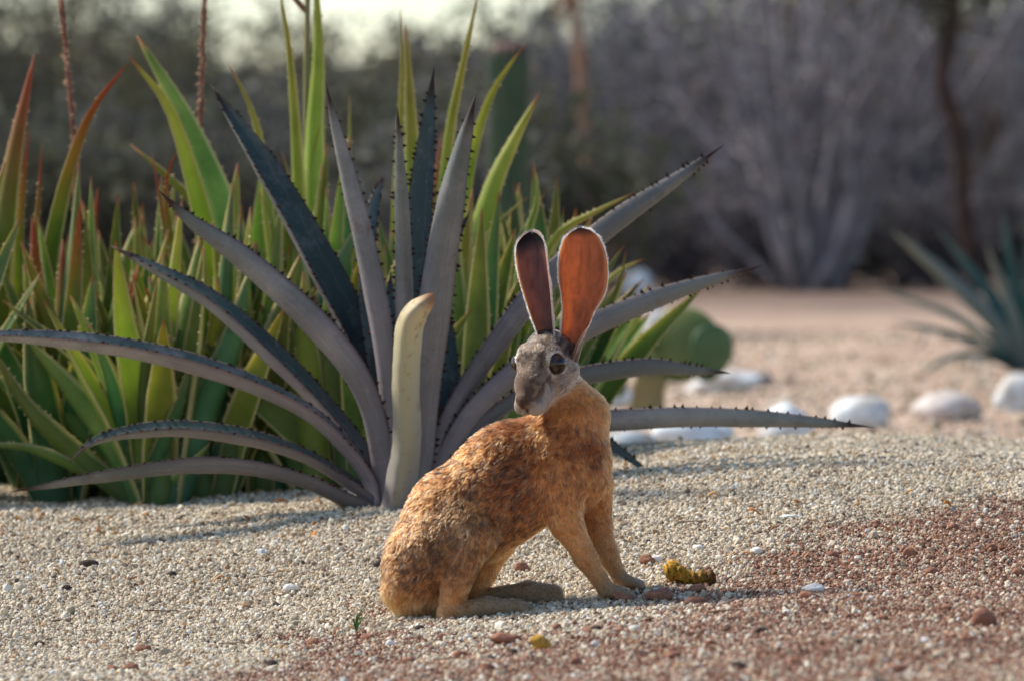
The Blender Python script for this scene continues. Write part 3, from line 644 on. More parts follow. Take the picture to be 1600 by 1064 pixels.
# ------------------------------------------------------------------ white stones on the sand
def stonemat(n, a, b):
    m = NT(n, 0.75, 0.25); f = m.noise(22, 6, m.coord('Object'), .65); cc_ = m.ramp(f, [(0.3, a), (0.6, b)]); cc_ = m.mix(m.ramp(m.noise(9, 5, m.coord('Object'), .7), [(0.42, 0.0), (0.60, 0.7)]), cc_, (0.36, 0.30, 0.24)); m.color(cc_).bump(f, .5, .006); return m.m
SM = [stonemat('whitewashed stone', (0.52, 0.57, 0.58), (0.74, 0.80, 0.82)), stonemat('pinkish stone', (0.48, 0.42, 0.39), (0.66, 0.61, 0.58)), stonemat('blue grey stone', (0.26, 0.33, 0.37), (0.44, 0.52, 0.56)), stonemat('dark grey stone', (0.12, 0.12, 0.12), (0.24, 0.23, 0.22))]
def stone(cx, yb, wpx, hpx, mi, label, Yd=None, dfr=.8, rot=0, name='stone', cat='stone', rough=.2, seed=None, sink=.4):
    import bmesh
    Yd = Yd or CH * F / (yb - HY); X0 = (cx - CX) * Yd / F; s = Yd / F; z0 = float(ground_z(X0, Yd))
    bm = bmesh.new(); bmesh.ops.create_icosphere(bm, subdivisions=4, radius=1.0); V = np.array([v.co[:] for v in bm.verts]); Fc = [[v.index for v in f.verts] for f in bm.faces]; bm.free()
    sd = seed or int(cx * 3 + yb)
    V = V * (1 + (noise3(V + 5, 1.1, sd) - .5) * rough * 2.2 + (noise3(V + 5, 3.0, sd) - .5) * rough * .5)[:, None]
    V[:, 2] = np.where(V[:, 2] < 0, V[:, 2] * .8, V[:, 2])
    V = V * np.array([wpx * s / 2, wpx * s / 2 * dfr, hpx * s / 1.8]); c_, s_r = math.cos(rot), math.sin(rot)
    V = np.stack([V[:, 0] * c_ + V[:, 2] * s_r, V[:, 1], -V[:, 0] * s_r + V[:, 2] * c_], -1)
    V[:, 2] += z0 - V[:, 2].min() * (1 - sink)
    return tag(mesh_obj(name, V + np.array([X0, Yd, 0]), Fc, SM[mi] if isinstance(mi, int) else mi), label, cat)
stone(1343, 664, 100, 62, 0, 'round white stone below the tip of the long horizontal agave leaf')
stone(1478, 652, 112, 56, 1, 'flattish pinkish grey stone between two white stones on the sand')
stone(1594, 640, 80, 66, 0, 'white stone in front of the blue green agave')
stone(1228, 690, 88, 72, 0, 'white stone half hidden behind the long horizontal agave leaf')
stone(1085, 706, 130, 66, 0, 'wide pale stone behind the gravel crest under the horizontal agave leaf')
stone(988, 712, 84, 50, 2, 'blue grey stone just behind the chest of the hare')
stone(1548, 735, 120, 50, 2, 'flat blue grey stone peeking over the gravel crest')
stone(1130, 612, 120, 36, 0, 'long pale slab of stone lying near the prickly pear', rot=-.18)
stone(1186, 600, 44, 26, 3, 'dark stone at the end of the long pale slab')
stone(962, 642, 60, 44, 0, 'small white stone beside the trunk of the prickly pear')
stone(986, 466, 70, 52, 0, 'bright white stone far off at the foot of the thicket')
stone(1028, 532, 46, 56, 0, 'small upright pale stone behind the prickly pear pads')
stone(1476, 697, 34, 22, 3, 'small grey stone on the bare sand before the pinkish stone')

# ------------------------------------------------------------------ aloe flower stalks
mst = NT('dry red stalk', 0.8, 0.15); mst.color(mst.ramp(mst.noise(60, 4, mst.coord('Object')), [(0.3, (0.13, 0.05, 0.035)), (0.7, (0.28, 0.12, 0.08))]))
mbr = NT('dry bract', 0.8, 0.15); mbr.color((0.40, 0.26, 0.16))
for path, Yd, lab in [([(124, 790), (120, 500), (117, 250), (104, 90), (90, -40)], 8.55, 'dry red flower stalk rising between the two long red tipped aloe leaves'),
                      ([(306, 790), (309, 480), (313, 200), (317, 80), (321, -40)], 8.50, 'dry red flower stalk rising behind the pair of broad leaning aloe leaves')]:
    pts = [W3(x, y, Yd) for x, y in path]; pts[0][2] = ground_z(pts[0][0], Yd) - .01
    r = empty('flower_stalk', pts[0]); tag(r, lab, 'flower stalk'); pth = crom(pts, 60)
    mesh_obj('stem', *tube(pth, np.linspace(.0052, .0034, 60), 8), mst.m, r); mb = MB()
    for i in range(24, 60):
        for q in range(4):
            a = random.uniform(0, 6.28); d = np.array([math.cos(a), math.sin(a), random.uniform(-.9, .4)]); p = pth[i] + np.array([0, 0, random.uniform(-.006, .006)])
            L = random.uniform(.006, .011); mb.add(*tube(np.array([p, p + unit(d) * L * .6, p + unit(d) * L]), [.0022, .0018, .0004], 4))
    mb.build('bracts', mbr.m, r, False)['kind'] = 'stuff'
Yd = 8.38; pts = [W3(x, y, Yd) for x, y in [(486, 790), (482, 500), (479, 200), (481, -50)]]; pts[0][2] = ground_z(pts[0][0], Yd) - .01
r = empty('flower_stalk', pts[0]); tag(r, 'smooth green flower stalk standing between two tall upright aloe leaves', 'flower stalk')
msg = NT('green stalk', 0.5, 0.3); msg.color(msg.ramp(msg.noise(20, 3, msg.coord('Object')), [(0.3, (0.17, 0.17, 0.06)), (0.7, (0.26, 0.23, 0.10))]))
mesh_obj('stem', *tube(crom(pts, 40), np.linspace(.0062, .0048, 40), 8), msg.m, r)
mesh_obj('side_branch', *tube(crom([W3(481, 20, Yd), W3(472, 12, Yd), W3(458, -6, Yd), W3(446, -30, Yd)], 10), np.linspace(.0045, .0026, 10), 6), mst.m, r)

# ------------------------------------------------------------------ hare: one continuous body grown from blended solids, with real fur strands
HD = 6.70                                            # depth of the hare's mid plane; its shape is laid out in photo pixels (x right, y down, d away)
def H3(P):
    P = np.asarray(P, float); Yd = HD + P[..., 2] * HD / F
    return np.stack([(P[..., 0] - CX) * HD / F, Yd, CH + (HY - P[..., 1]) * HD / F], -1)

yaw, pit = math.radians(28), math.radians(35)
HF = np.array([-math.sin(yaw) * math.cos(pit), math.sin(pit), -math.cos(yaw) * math.cos(pit)])
HL = np.array([math.cos(yaw), 0, -math.sin(yaw)])
HU = np.cross(HF, HL); HU = HU if HU[1] < 0 else -HU
HC = np.array([850.0, 571.0, -18.0])
def hp(f, l, u): return HC + HF * f + HL * l + HU * u

ORG, DRK, BUF, CRM = (0.50, 0.195, 0.06), (0.20, 0.085, 0.035), (0.70, 0.325, 0.125), (0.27, 0.205, 0.13)
GRY, LGT, WHT, MUZ, TAN = (0.20, 0.155, 0.12), (0.46, 0.405, 0.35), (0.74, 0.69, 0.62), (0.17, 0.11, 0.075), (0.50, 0.255, 0.105)
BONES = []                                           # a, b, ra, rb, k, colour, flow, length, ticking
def bone(a, b, ra, rb, col, flow, ln=13, tick=0.5, sx=0.8, k=16):
    BONES.append((np.array(a, float), np.array(b, float), ra, rb, k, np.array(col), np.array(flow, float), ln, tick, sx))
bk = (-0.75, 0.62, 0)
bone((668, 872, 4), (712, 806, 2), 66, 70, ORG, bk, 15, 1.0, .82)                 # rump to loin
bone((712, 806, 2), (800, 748, 0), 70, 84, ORG, bk, 15, 1.0, .78)                 # loin to ribs
bone((800, 748, 0), (872, 722, 0), 82, 78, ORG, (-.6, .75, 0), 14, .8, .74)       # ribs to chest
bone((872, 722, 0), (896, 650, 4), 79, 50, BUF, (-.1, 1, 0), 14, .25, .74)        # chest to neck
bone((896, 652, 8), (886, 628, 10), 50, 34, BUF, (.1, 1, 0), 12, .3, .9)          # neck
bone((660, 905, 6), (668, 925, 6), 58, 44, TAN, (-.1, 1, 0), 15, .45, .85)        # seat
bone((625, 925, 8), (634, 946, 8), 26, 20, BUF, (-.1, 1, 0), 15, .15, 1.0)        # tail
bone((800, 800, 4), (765, 845, 6), 42, 30, BUF, (-.5, .8, 0), 14, .15, 1.0)       # belly
bone((698, 850, -34), (734, 824, -48), 60, 47, TAN, (-.35, .9, 0), 13, .8, .6, 11) # near thigh
bone((742, 838, -60), (712, 912, -58), 29, 19, TAN, (-.2, 1, 0), 10, .6, .8, 6)   # near shank
bone((712, 912, -54), (698, 954, -54), 20, 14, BUF, (-.2, 1, 0), 8, .1, .9, 8)
bone((700, 953, -56), (764, 944, -60), 14, 15, CRM, (1, 0, 0), 6, .1, .9, 6)      # near hind foot
bone((764, 944, -60), (812, 945, -60), 15, 13, CRM, (1, 0, 0), 6, .1, .95, 6)
bone((700, 850, 44), (760, 832, 46), 56, 46, ORG, (-.35, .9, 0), 13, .5, .6, 9)   # far thigh
bone((770, 850, 44), (742, 930, 40), 30, 16, BUF, (-.2, 1, 0), 9, .1, .9, 8)
bone((744, 940, 34), (826, 927, 16), 15, 18, CRM, (1, 0, 0), 6, .1, .9, 6)        # far hind foot
bone((826, 927, 16), (864, 929, 12), 18, 16, CRM, (1, 0, 0), 6, .1, .95, 6)
bone((868, 745, -36), (884, 812, -40), 46, 25, BUF, (.1, 1, 0), 11, .4, .7, 12)  # near upper arm
bone((884, 812, -40), (914, 868, -40), 24, 17, BUF, (.5, .85, 0), 6, .25, .9, 8)
bone((914, 868, -40), (943, 912, -40), 17, 13, TAN, (.5, .85, 0), 5, .2, .95, 6)
bone((946, 918, -40), (978, 925, -46), 13, 9, CRM, (1, .2, 0), 5, .1, 1.2, 5)     # near front paw
bone((918, 765, 34), (930, 818, 36), 40, 25, ORG, (.1, 1, 0), 11, .3, .8, 12)     # far fore leg
bone((930, 818, 36), (950, 868, 36), 23, 17, TAN, (.35, .9, 0), 7, .2, .9, 8)
bone((950, 868, 36), (968, 902, 34), 16, 12, TAN, (.4, .9, 0), 6, .15, .95, 6)
bone((970, 906, 34), (1000, 915, 28), 11, 8, CRM, (1, .2, 0), 5, .1, 1.2, 5)
for sgn in (-1, 1):                                  # toes
    for q in (0, 1):
        bone((966, 920, -42 + sgn * (4 + 5 * q)), (986 - 4 * q, 927, -48 + sgn * (5 + 7 * q)), 7, 5, CRM, (1, .2, 0), 4, .1, 1, 3)
        bone((806, 942, -60 + sgn * (4 + 4 * q)), (824 - 3 * q, 947, -62 + sgn * (5 + 5 * q)), 9, 7, CRM, (1, 0, 0), 4, .1, 1, 3)
        bone((860, 936, 12 + sgn * (4 + 4 * q)), (878 - 3 * q, 940, 10 + sgn * (5 + 5 * q)), 9, 7, CRM, (1, 0, 0), 4, .1, 1, 3)
        bone((990, 911, 30 + sgn * (3 + 4 * q)), (1005 - 3 * q, 917, 26 + sgn * (4 + 6 * q)), 6, 4.5, CRM, (1, .2, 0), 4, .1, 1, 3)
bf = tuple(-HF + HU * .1)                            # head: fur runs back from the nose
NB_BODY = len(BONES)
bone(hp(-22, 0, 6), hp(8, 0, 10), 39, 35, GRY, bf, 6, .8, 1, 10)                  # skull
bone(hp(8, 0, 8), hp(52, 0, 3), 33, 25, GRY, bf, 4.5, .6, 1, 10)                  # brow to nose bridge
bone(hp(52, 0, 0), hp(80, 0, -6), 23, 15, MUZ, bf, 3.5, .3, 1, 8)
for sg in (-1, 1):
    bone(hp(-10, sg * 23, -15), hp(18, sg * 18, -18), 26, 21, LGT if sg > 0 else GRY, bf, 6, .55, 1, 9)   # cheeks
    bone(hp(0, sg * 26, 27), hp(20, sg * 24, 26), 11, 9, GRY, bf, 4, .6, 1, 7)                 # brow ridge
    bone(hp(48, sg * 13, -18), hp(74, sg * 11, -23), 18, 15, LGT, bf, 3, .1, 1, 4)              # whisker pads
bone(hp(18, 0, -30), hp(60, 0, -35), 22, 13, WHT, bf, 6, .1, 1, 8)                # jaw and chin
bone((884, 566, 2), (889, 546, 2), 15, 13, GRY, (0, -1, 0), 5, .6, 1, 6)
bone((860, 548, -10), (857, 532, -6), 14, 11, GRY, (0, -1, 0), 5, .6, 1, 6)
bone(hp(-30, 0, -12), (892, 638, 8), 24, 34, BUF, tuple(-HF), 9, .4, 1, 8)       # throat / nape

def bone_d(P, B):
    a, b, ra, rb, k, col, fl, ln, tk, sx = B
    S = np.array([1, 1, 1 / sx]); a2, b2, P2 = a * S, b * S, P * S
    ab = b2 - a2; t = np.clip(((P2 - a2) @ ab) / (ab @ ab), 0, 1)
    d = np.linalg.norm(P2 - a2 - t[..., None] * ab, axis=-1) - (ra + (rb - ra) * t)
    return d * min(1, sx) if sx < 1 else d

def body_sdf(P):
    D = None
    for B in BONES:
        d = bone_d(P, B); k = B[4]
        if D is None: D = d
        else:
            h = np.clip(0.5 + 0.5 * (D - d) / k, 0, 1); D = D * (1 - h) + d * h - k * h * (1 - h)
    return D

EYES = [hp(15, 31.5, 15), hp(14, -30, 15)]; ER = 16.2
vx = 2.6; lo = np.array([575., 500., -130.]); hi = np.array([1030., 985., 120.])
dims = np.ceil((hi - lo) / vx).astype(int)
ax = [lo[i] + vx * np.arange(dims[i]) for i in range(3)]
arr = np.empty(dims, np.float32)
for i0 in range(0, dims[0], 24):
    g = np.stack(np.meshgrid(ax[0][i0:i0 + 24], ax[1], ax[2], indexing='ij'), -1)
    D = body_sdf(g)
    for e in EYES:                                   # sockets
        d = np.linalg.norm(g - e, axis=-1) - (ER + 0.5); D = np.maximum(D, -d) if False else np.where(d < 4, np.maximum(D, -(d - 0.0)), D)
    # mouth slit and nostril notch
    q = g - HC; f_, l_, u_ = q @ HF, q @ HL, q @ HU
    D = D + 3.5 * np.exp(-(l_ / 2.4)**2) * ss(64, 76, f_) * ss(2, -6, u_) * ss(-30, -20, u_)
    D = D + 3.0 * np.exp(-((u_ + 20 + 0.05 * (l_**2)) / 2.6)**2) * ss(52, 68, f_)
    D = D + 3.0 * np.exp(-((np.abs(l_) - 6) / 2.6)**2 - ((u_ - 0) / 3.0)**2) * ss(76, 84, f_)
    arr[i0:i0 + 24] = D
import openvdb
grid = openvdb.FloatGrid(9999.0); grid.copyFromArray(arr)
hv, htri, hq = grid.convertToPolygons(isovalue=0.0, adaptivity=0.0)
HV = np.asarray(hv, float) * vx + lo
HFc = [tuple(f) for f in hq] + [tuple(f) for f in htri]

def bone_headness(P):
    db = np.min([bone_d(P, B) for B in BONES[:NB_BODY] + BONES[-1:]], 0); dh = np.min([bone_d(P, B) for B in BONES[NB_BODY:-1]], 0)
    return 1 / (1 + np.exp(-np.clip(db + 3 - dh, -40, 40) / 2.2))

def bone_blend(P):                                   # colour, flow, fur length, ticking blended from the nearest solids
    Wt = np.stack([np.exp(-np.clip(bone_d(P, B), -60, 200) / 6.0) for B in BONES], -1)
    hm = bone_headness(P)[:, None]; Wt[:, :NB_BODY] *= 1 - .93 * hm; Wt[:, -1:] *= 1 - .9 * hm; Wt[:, NB_BODY:-1] *= .07 + .93 * hm
    Wt /= Wt.sum(-1, keepdims=True)
    C = Wt @ np.array([B[5] for B in BONES]); FL = Wt @ np.array([B[6] for B in BONES])
    return C, FL, Wt @ np.array([B[7] for B in BONES]), Wt @ np.array([B[8] for B in BONES])

def bone_jaw(P):                                     # distance to where head meets body
    return np.abs(np.min([bone_d(P, B) for B in BONES[:NB_BODY] + BONES[-1:]], 0) - np.min([bone_d(P, B) for B in BONES[NB_BODY:-1]], 0))

def fur_colour(P, C, tick):
    n1 = noise3(P, 0.055, 11); n2 = noise3(P, 0.16, 12); n3 = noise3(P * np.array([1, 1, 1]), 0.35, 13)
    C = C * (0.80 + 0.4 * n1)[:, None]
    q = P - HC; f_, l_, u_ = q @ HF, q @ HL, q @ HU
    head = (np.linalg.norm(q, axis=1) < 118) & (bone_headness(P) > 0.5)
    # dark mantle over the back and haunch, pale grey-buff patch on the thigh, ochre seat
    dark = ss(0.44, 0.66, n2 * .28 + n3 * .42 + noise3(P, .7, 15) * .25 + n1 * .12) * tick
    C = C * (1 - 0.9 * dark)[:, None] + np.array([0.045, 0.022, 0.012]) * (0.9 * dark)[:, None]
    lite = ss(0.60, 0.85, noise3(P, 0.22, 14)) * tick * 0.5
    C = C * (1 - lite)[:, None] + np.array([0.62, 0.42, 0.25]) * lite[:, None]
    th = np.exp(-((P[:, 0] - 715) / 36)**2 - ((P[:, 1] - 815) / 34)**2) * (P[:, 2] < -20) * 0.38
    C = C * (1 - th)[:, None] + np.array([0.42, 0.31, 0.19]) * th[:, None]
    dk = np.exp(-((P[:, 0] - 672) / 50)**2 - ((P[:, 1] - 868) / 36)**2) * 0.45
    C = C * (1 - dk)[:, None] + np.array([0.10, 0.05, 0.025]) * dk[:, None]
    st = ss(905, 955, P[:, 1]) * (P[:, 0] < 690) * .8
    C = C * (1 - st)[:, None] + np.array([0.62, 0.36, 0.17]) * st[:, None]
    # face
    fr = ss(0, 30, f_) * ss(-4, 12, u_) * head * .5; C = C * (1 - fr)[:, None] + np.array([0.16, 0.12, 0.085]) * fr[:, None]
    br = np.exp(-(l_ / 11)**2) * ss(34, 70, f_) * ss(-8, 2, u_) * head * .8; C = C * (1 - br)[:, None] + np.array([0.13, 0.085, 0.055]) * br[:, None]
    ck = np.exp(-((np.abs(l_) - 20) / 12)**2 - ((f_ - 36) / 20)**2 - ((u_ + 4) / 14)**2) * head * .6; C = C * (1 - ck)[:, None] + np.array([0.60, 0.55, 0.48]) * ck[:, None]
    jw = ss(14, 4, bone_jaw(P)) * head * .4; C = C * (1 - jw)[:, None] + np.array([0.70, 0.64, 0.54]) * jw[:, None]
    wr = ss(.52, .66, noise3(np.stack([f_ * .5, l_, u_], -1), .16, 77)) * head * ss(-24, 0, u_) * .8; C = C * (1 - wr)[:, None] + np.array([0.045, 0.033, 0.026]) * wr[:, None]
    sl = np.exp(-(l_ / 3.6)**2) * ss(66, 76, f_) * ss(4, -2, u_) * ss(-36, -26, u_) * head * .92; C = C * (1 - sl)[:, None] + np.array([0.05, 0.018, 0.014]) * sl[:, None]
    ns = np.exp(-((np.abs(l_) - 7) / 4.0)**2 - ((u_ + 1 - .3 * (np.abs(l_) - 7)) / 3.4)**2) * ss(68, 78, f_) * head * .9; C = C * (1 - ns)[:, None] + np.array([0.05, 0.02, 0.016]) * ns[:, None]
    no = np.exp(-(l_ / 4.5)**2 - ((u_ + 6) / 7)**2) * ss(76, 84, f_) * head * .9; C = C * (1 - no)[:, None] + np.array([0.06, 0.028, 0.022]) * no[:, None]
    for e in EYES:
        d = np.linalg.norm(P - e, axis=1)
        r = np.exp(-((d - ER - 2.5) / 2.2)**2) * head * 0.75; C = C * (1 - r)[:, None] + np.array([0.85, 0.78, 0.66]) * r[:, None]
    return np.clip(C, 0.008, 0.9)

# ears: cupped shells rooted in the skull
def ear(cent, hw, cup, nrm, n=40, m=24, th=1.7, fold=0.0):
    cent = np.array(cent, float); s0 = np.linspace(0, 1, len(cent)); C = crom(cent, n)
    L = np.r_[0, np.cumsum(np.linalg.norm(np.diff(cent, axis=0), axis=1))]; L /= L[-1]
    s = np.linspace(0, 1, n); hs_ = crom(np.stack([L * 100, hw], -1), 120); h = np.maximum(np.interp(s, hs_[:, 0] / 100, hs_[:, 1]), 1.0); a = np.interp(s, [0, .15, .4, .75, 1], cup)
    T = unit(np.gradient(C, axis=0)); N = np.array([np.interp(s, [0, 1], [nrm[0][k], nrm[1][k]]) for k in range(3)]).T
    N = unit(N - (N * T).sum(1, keepdims=True) * T); Wd = np.cross(T, N); Wd *= np.sign(Wd[:, :1])
    u = np.linspace(-1, 1, m + 1); G = np.zeros((2, n, m + 1, 3))
    for j, q in enumerate(u):
        A = a * q * (1 + fold * ss(.25, 1, q) * ss(.46, .22, s)); R = h / np.maximum(np.sin(np.minimum(a, 1.5)), .2)
        latf = R * np.sin(A); dep = R * (1 - np.cos(A))
        nl = -np.sin(A)[:, None] * Wd + np.cos(A)[:, None] * N
        base = C + Wd * latf[:, None] + N * dep[:, None]
        G[0, :, j] = base; G[1, :, j] = base - nl * th * (0.4 + 0.6 * (1 - q * q))
    V = G.reshape(-1, 3); K = n * (m + 1); Fc = []
    ix = lambda l, i, j: l * K + i * (m + 1) + j
    for i in range(n - 1):
        for j in range(m):
            Fc.append((ix(0, i, j), ix(0, i, j + 1), ix(0, i + 1, j + 1), ix(0, i + 1, j)))
            Fc.append((ix(1, i, j), ix(1, i + 1, j), ix(1, i + 1, j + 1), ix(1, i, j + 1)))
        for j in (0, m): Fc.append((ix(0, i, j), ix(0, i + 1, j), ix(1, i + 1, j), ix(1, i, j)))
    for j in range(m): Fc.append((ix(0, n - 1, j), ix(0, n - 1, j + 1), ix(1, n - 1, j + 1), ix(1, n - 1, j)))
    at = dict(s=np.tile(np.repeat(s, m + 1), 2), q=np.tile(u, 2 * n), inner=np.repeat([1.0, 0.0], K))
    return V, Fc, at, G, T, Wd, N
EARS = [
 ear([(858, 540, -14), (855, 515, -10), (846, 470, -4), (838, 425, 2), (833, 390, 6), (831, 372, 8), (830, 363, 9)], [12, 13, 20, 24.5, 24, 16, 3],
     [1.9, 1.75, 1.3, 1.1, .8], ((-.25, 0, -1), (-.35, .12, -1))),
 ear([(882, 584, 4), (886, 556, -2), (891, 520, -4), (899, 485, 2), (906, 450, 6), (908, 415, 8), (908, 385, 10), (907, 366, 11), (906, 357, 11)], [9, 14, 18, 25, 37, 38.5, 32, 20, 3],
     [2.0, 1.8, 1.25, .95, .65], ((.25, 0, -1), (.10, .12, -1)), n=44, fold=.75),
]
allV = [HV]; allF = list(HFc); nb = len(HV)
Cb, FLb, Lb, Tb = bone_blend(HV)
vcol = [fur_colour(HV, Cb, Tb)]; einn = [np.zeros(nb)]; es = [np.zeros(nb)]; nbf = len(HFc)
for ei, (V, Fc, at, G, *_r) in enumerate(EARS):
    off = sum(len(v) for v in allV); allV.append(V); allF += [tuple(i + off for i in f) for f in Fc]
    s, q, inn = at['s'], np.abs(at['q']), at['inner']
    n = noise3(V, 0.12, 21); n2 = noise3(V * np.array([1, .10, 1]), 0.25, 22)
    tip = ss(.74, .92, s - .06 * (1 - q)) if ei == 0 else ss(.93, 1.0, s) * .8
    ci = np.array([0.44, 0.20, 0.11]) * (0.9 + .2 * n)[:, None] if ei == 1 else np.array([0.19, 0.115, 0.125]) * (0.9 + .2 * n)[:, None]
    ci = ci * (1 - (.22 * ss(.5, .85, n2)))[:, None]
    cout = np.array([0.26, 0.20, 0.15]) * (0.7 + .6 * n)[:, None]
    c = np.where(inn[:, None] > .5, ci, cout)
    lowf = ss(.34, .10, s)[:, None] * .7; c = c * (1 - lowf) + np.array([0.17, 0.13, 0.11]) * lowf
    c = c * (1 - tip[:, None]) + np.array([0.022, 0.014, 0.016]) * tip[:, None]
    ed = ss(.86, .97, q)[:, None] * (1 - tip[:, None]) * ss(.12, .3, s)[:, None]; c = c * (1 - ed) + np.array([.50, .40, .29]) * ed
    vcol.append(c); einn.append(inn * (1 - .85 * tip)); es.append(np.ones(len(V)))
PV = np.concatenate(allV)

mh = NT('hare hide', 0.75, 0.15); ca = mh.attr('fur_colour').outputs['Color']; mh.color(mh.mix(0.25, ca, (0.10, 0.05, 0.03)))
me_ = NT('hare ear', 0.55, 0.3); ca = me_.attr('fur_colour').outputs['Color']; vn = me_.noise(900, 4, me_.coord('Object'))
vv = me_.n('ShaderNodeTexVoronoi', feature='DISTANCE_TO_EDGE'); vv.inputs['Scale'].default_value = 75
mpv = me_.n('ShaderNodeMapping'); mpv.inputs['Scale'].default_value = (1, 1, .38); me_.l(me_.coord('Object'), mpv.inputs[0]); wv = me_.n('ShaderNodeVectorMath', operation='ADD')
nz_ = me_.n('ShaderNodeTexNoise'); nz_.inputs['Scale'].default_value = 60; me_.l(me_.coord('Object'), nz_.inputs[0]); sc_ = me_.n('ShaderNodeVectorMath', operation='SCALE'); sc_.inputs['Scale'].default_value = .012; me_.l(nz_.outputs['Color'], sc_.inputs[0])
me_.l(mpv.outputs[0], wv.inputs[0]); me_.l(sc_.outputs[0], wv.inputs[1]); me_.l(wv.outputs[0], vv.inputs['Vector'])
ca = me_.mix(me_.ramp(vv.outputs['Distance'], [(0.0, .14), (.10, 0.0)]), ca, me_.mix(1.0, ca, (.5, .3, .28), 'MULTIPLY'))
me_.color(ca).bump(vn, 0.12, 0.001)
me_.translucent(me_.mix(me_.attr('ear_inner').outputs['Fac'], me_.mix(1.0, ca, (1.2, 1.0, .8), 'MULTIPLY'), me_.mix(1.0, ca, (3.1, 2.05, .85), 'MULTIPLY')), 0.60)
hare = mesh_obj('hare', H3(PV), allF, [mh.m, me_.m], attrs={'ear_inner': np.concatenate(einn)}, cols={'fur_colour': np.concatenate(vcol)})
mi = np.zeros(len(allF), int); mi[nbf:] = 1; hare.data.polygons.foreach_set('material_index', mi)
tag(hare, 'brown long eared hare sitting on gravel with its head turned back', 'hare')

# eyes
import bmesh
meye = NT('hare eye', 0.03, 0.45); meye.b.inputs['Coat Weight'].default_value = 0.0; meye.b.inputs['Coat Roughness'].default_value = 0.02
ay = meye.attr('pupil').outputs['Fac']; meye.color(meye.ramp(ay, [(0.0, (0.006, 0.005, 0.006)), (0.55, (0.008, 0.006, 0.006)), (0.75, (0.05, 0.022, 0.01)), (0.92, (0.03, 0.012, 0.008)), (1.0, (0.01, 0.006, 0.005))]))
for e, sg in zip(EYES, (1, -1)):
    bm = bmesh.new(); bmesh.ops.create_uvsphere(bm, u_segments=32, v_segments=20, radius=ER)
    ev = np.array([v.co[:] for v in bm.verts]); ef = [[v.index for v in f.verts] for f in bm.faces]; bm.free()
    out = unit(HL * sg * .93 + HF * .30 + HU * .05)
    ang = np.arccos(np.clip(unit(ev) @ out, -1, 1)) / 1.2
    eo = mesh_obj('eye', H3(ev + e), ef, meye.m, hare, attrs={'pupil': np.clip(ang, 0, 1)})

# fur strands
me = hare.data
tri = np.array([t for f in HFc for t in ((f[0], f[1], f[2]), (f[0], f[2], f[3])) if len(f) == 4] + [f for f in HFc if len(f) == 3])
A, B_, C_ = HV[tri[:, 0]], HV[tri[:, 1]], HV[tri[:, 2]]
cr = np.cross(B_ - A, C_ - A); area = np.linalg.norm(cr, axis=1) / 2
gr = body_sdf
cen = (A + B_ + C_) / 3
eps = 1.5
gi_ = np.clip(np.round((cen - lo) / vx).astype(int), 1, np.array(dims) - 2)
nrm = unit(np.stack([arr[gi_[:, 0] + 1, gi_[:, 1], gi_[:, 2]] - arr[gi_[:, 0] - 1, gi_[:, 1], gi_[:, 2]], arr[gi_[:, 0], gi_[:, 1] + 1, gi_[:, 2]] - arr[gi_[:, 0], gi_[:, 1] - 1, gi_[:, 2]],
                     arr[gi_[:, 0], gi_[:, 1], gi_[:, 2] + 1] - arr[gi_[:, 0], gi_[:, 1], gi_[:, 2] - 1]], -1).astype(float))
headT = bone_headness(cen)
wgt = area * (1 + 1.6 * headT) * np.where(nrm[:, 2] > 0.55, 0.25, 1.0)
NS = 170000
ti = rng.choice(len(tri), NS, p=wgt / wgt.sum())
r1, r2 = np.sqrt(rng.random(NS)), rng.random(NS)
R0 = A[ti] * (1 - r1)[:, None] + B_[ti] * (r1 * (1 - r2))[:, None] + C_[ti] * (r1 * r2)[:, None]
Nn = nrm[ti]
ok = np.ones(NS, bool)
for e in EYES: ok &= np.linalg.norm(R0 - e, axis=1) > ER + 1.2
R0, Nn = R0[ok], Nn[ok]; NS = len(R0)
C, FL, LN, TK = bone_blend(R0)
hd = bone_headness(R0)
def vn3(P, s, seed): return np.stack([noise3(P, s, seed + i) for i in range(3)], -1) - .5
ruf = (1 - .55 * hd)[:, None]
FLn = unit(FL) + vn3(R0, 0.035, 31) * .9 * ruf + vn3(R0, 0.10, 41) * .65 * ruf + rng.normal(0, .13, (NS, 3))
tan = unit(FLn - (FLn * Nn).sum(1, keepdims=True) * Nn)
lift = (0.28 + 0.3 * noise3(R0, .06, 51) - .08 * hd)[:, None]
D0 = unit(tan * .85 + Nn * (lift + .25)); D1 = unit(tan + Nn * (lift - .28))
LN = LN * rng.uniform(.65, 1.2, NS) * .8
K = 4; PT = np.zeros((NS, K, 3))
# strands gather into small locks
cell = np.round(R0 / 7.0 + vn3(R0, .09, 61) * 2)
hv_ = np.stack([hash3(cell[:, 0].astype(np.int64) + 99 * i, cell[:, 1].astype(np.int64), cell[:, 2].astype(np.int64)) for i in range(3)], -1) - .5
lock = cell * 7.0 - R0; lock -= (lock * Nn).sum(1, keepdims=True) * Nn
for k in range(K):
    t = k / (K - 1)
    PT[:, k] = R0 - Nn * 1.0 + (D0 * t * (1 - .5 * t) + D1 * (.5 * t * t)) * LN[:, None] + lock * (.38 * t * t) * ruf + hv_ * (2.4 * t * t) * ruf
cc = fur_colour(R0, C, TK)
lh = hash3(cell[:, 0].astype(np.int64) * 3 + 7, cell[:, 1].astype(np.int64) * 5, cell[:, 2].astype(np.int64))
cc = cc * (1 + (lh - .5) * 1.1 * np.clip(TK + .15, 0, 1))[:, None]; cc = np.where(((lh > .86) & (TK > .4))[:, None], cc * .35, cc)
cc = np.clip(cc, 0, 1)**1.4 * 0.98 * rng.uniform(.7, 1.3, NS)[:, None]
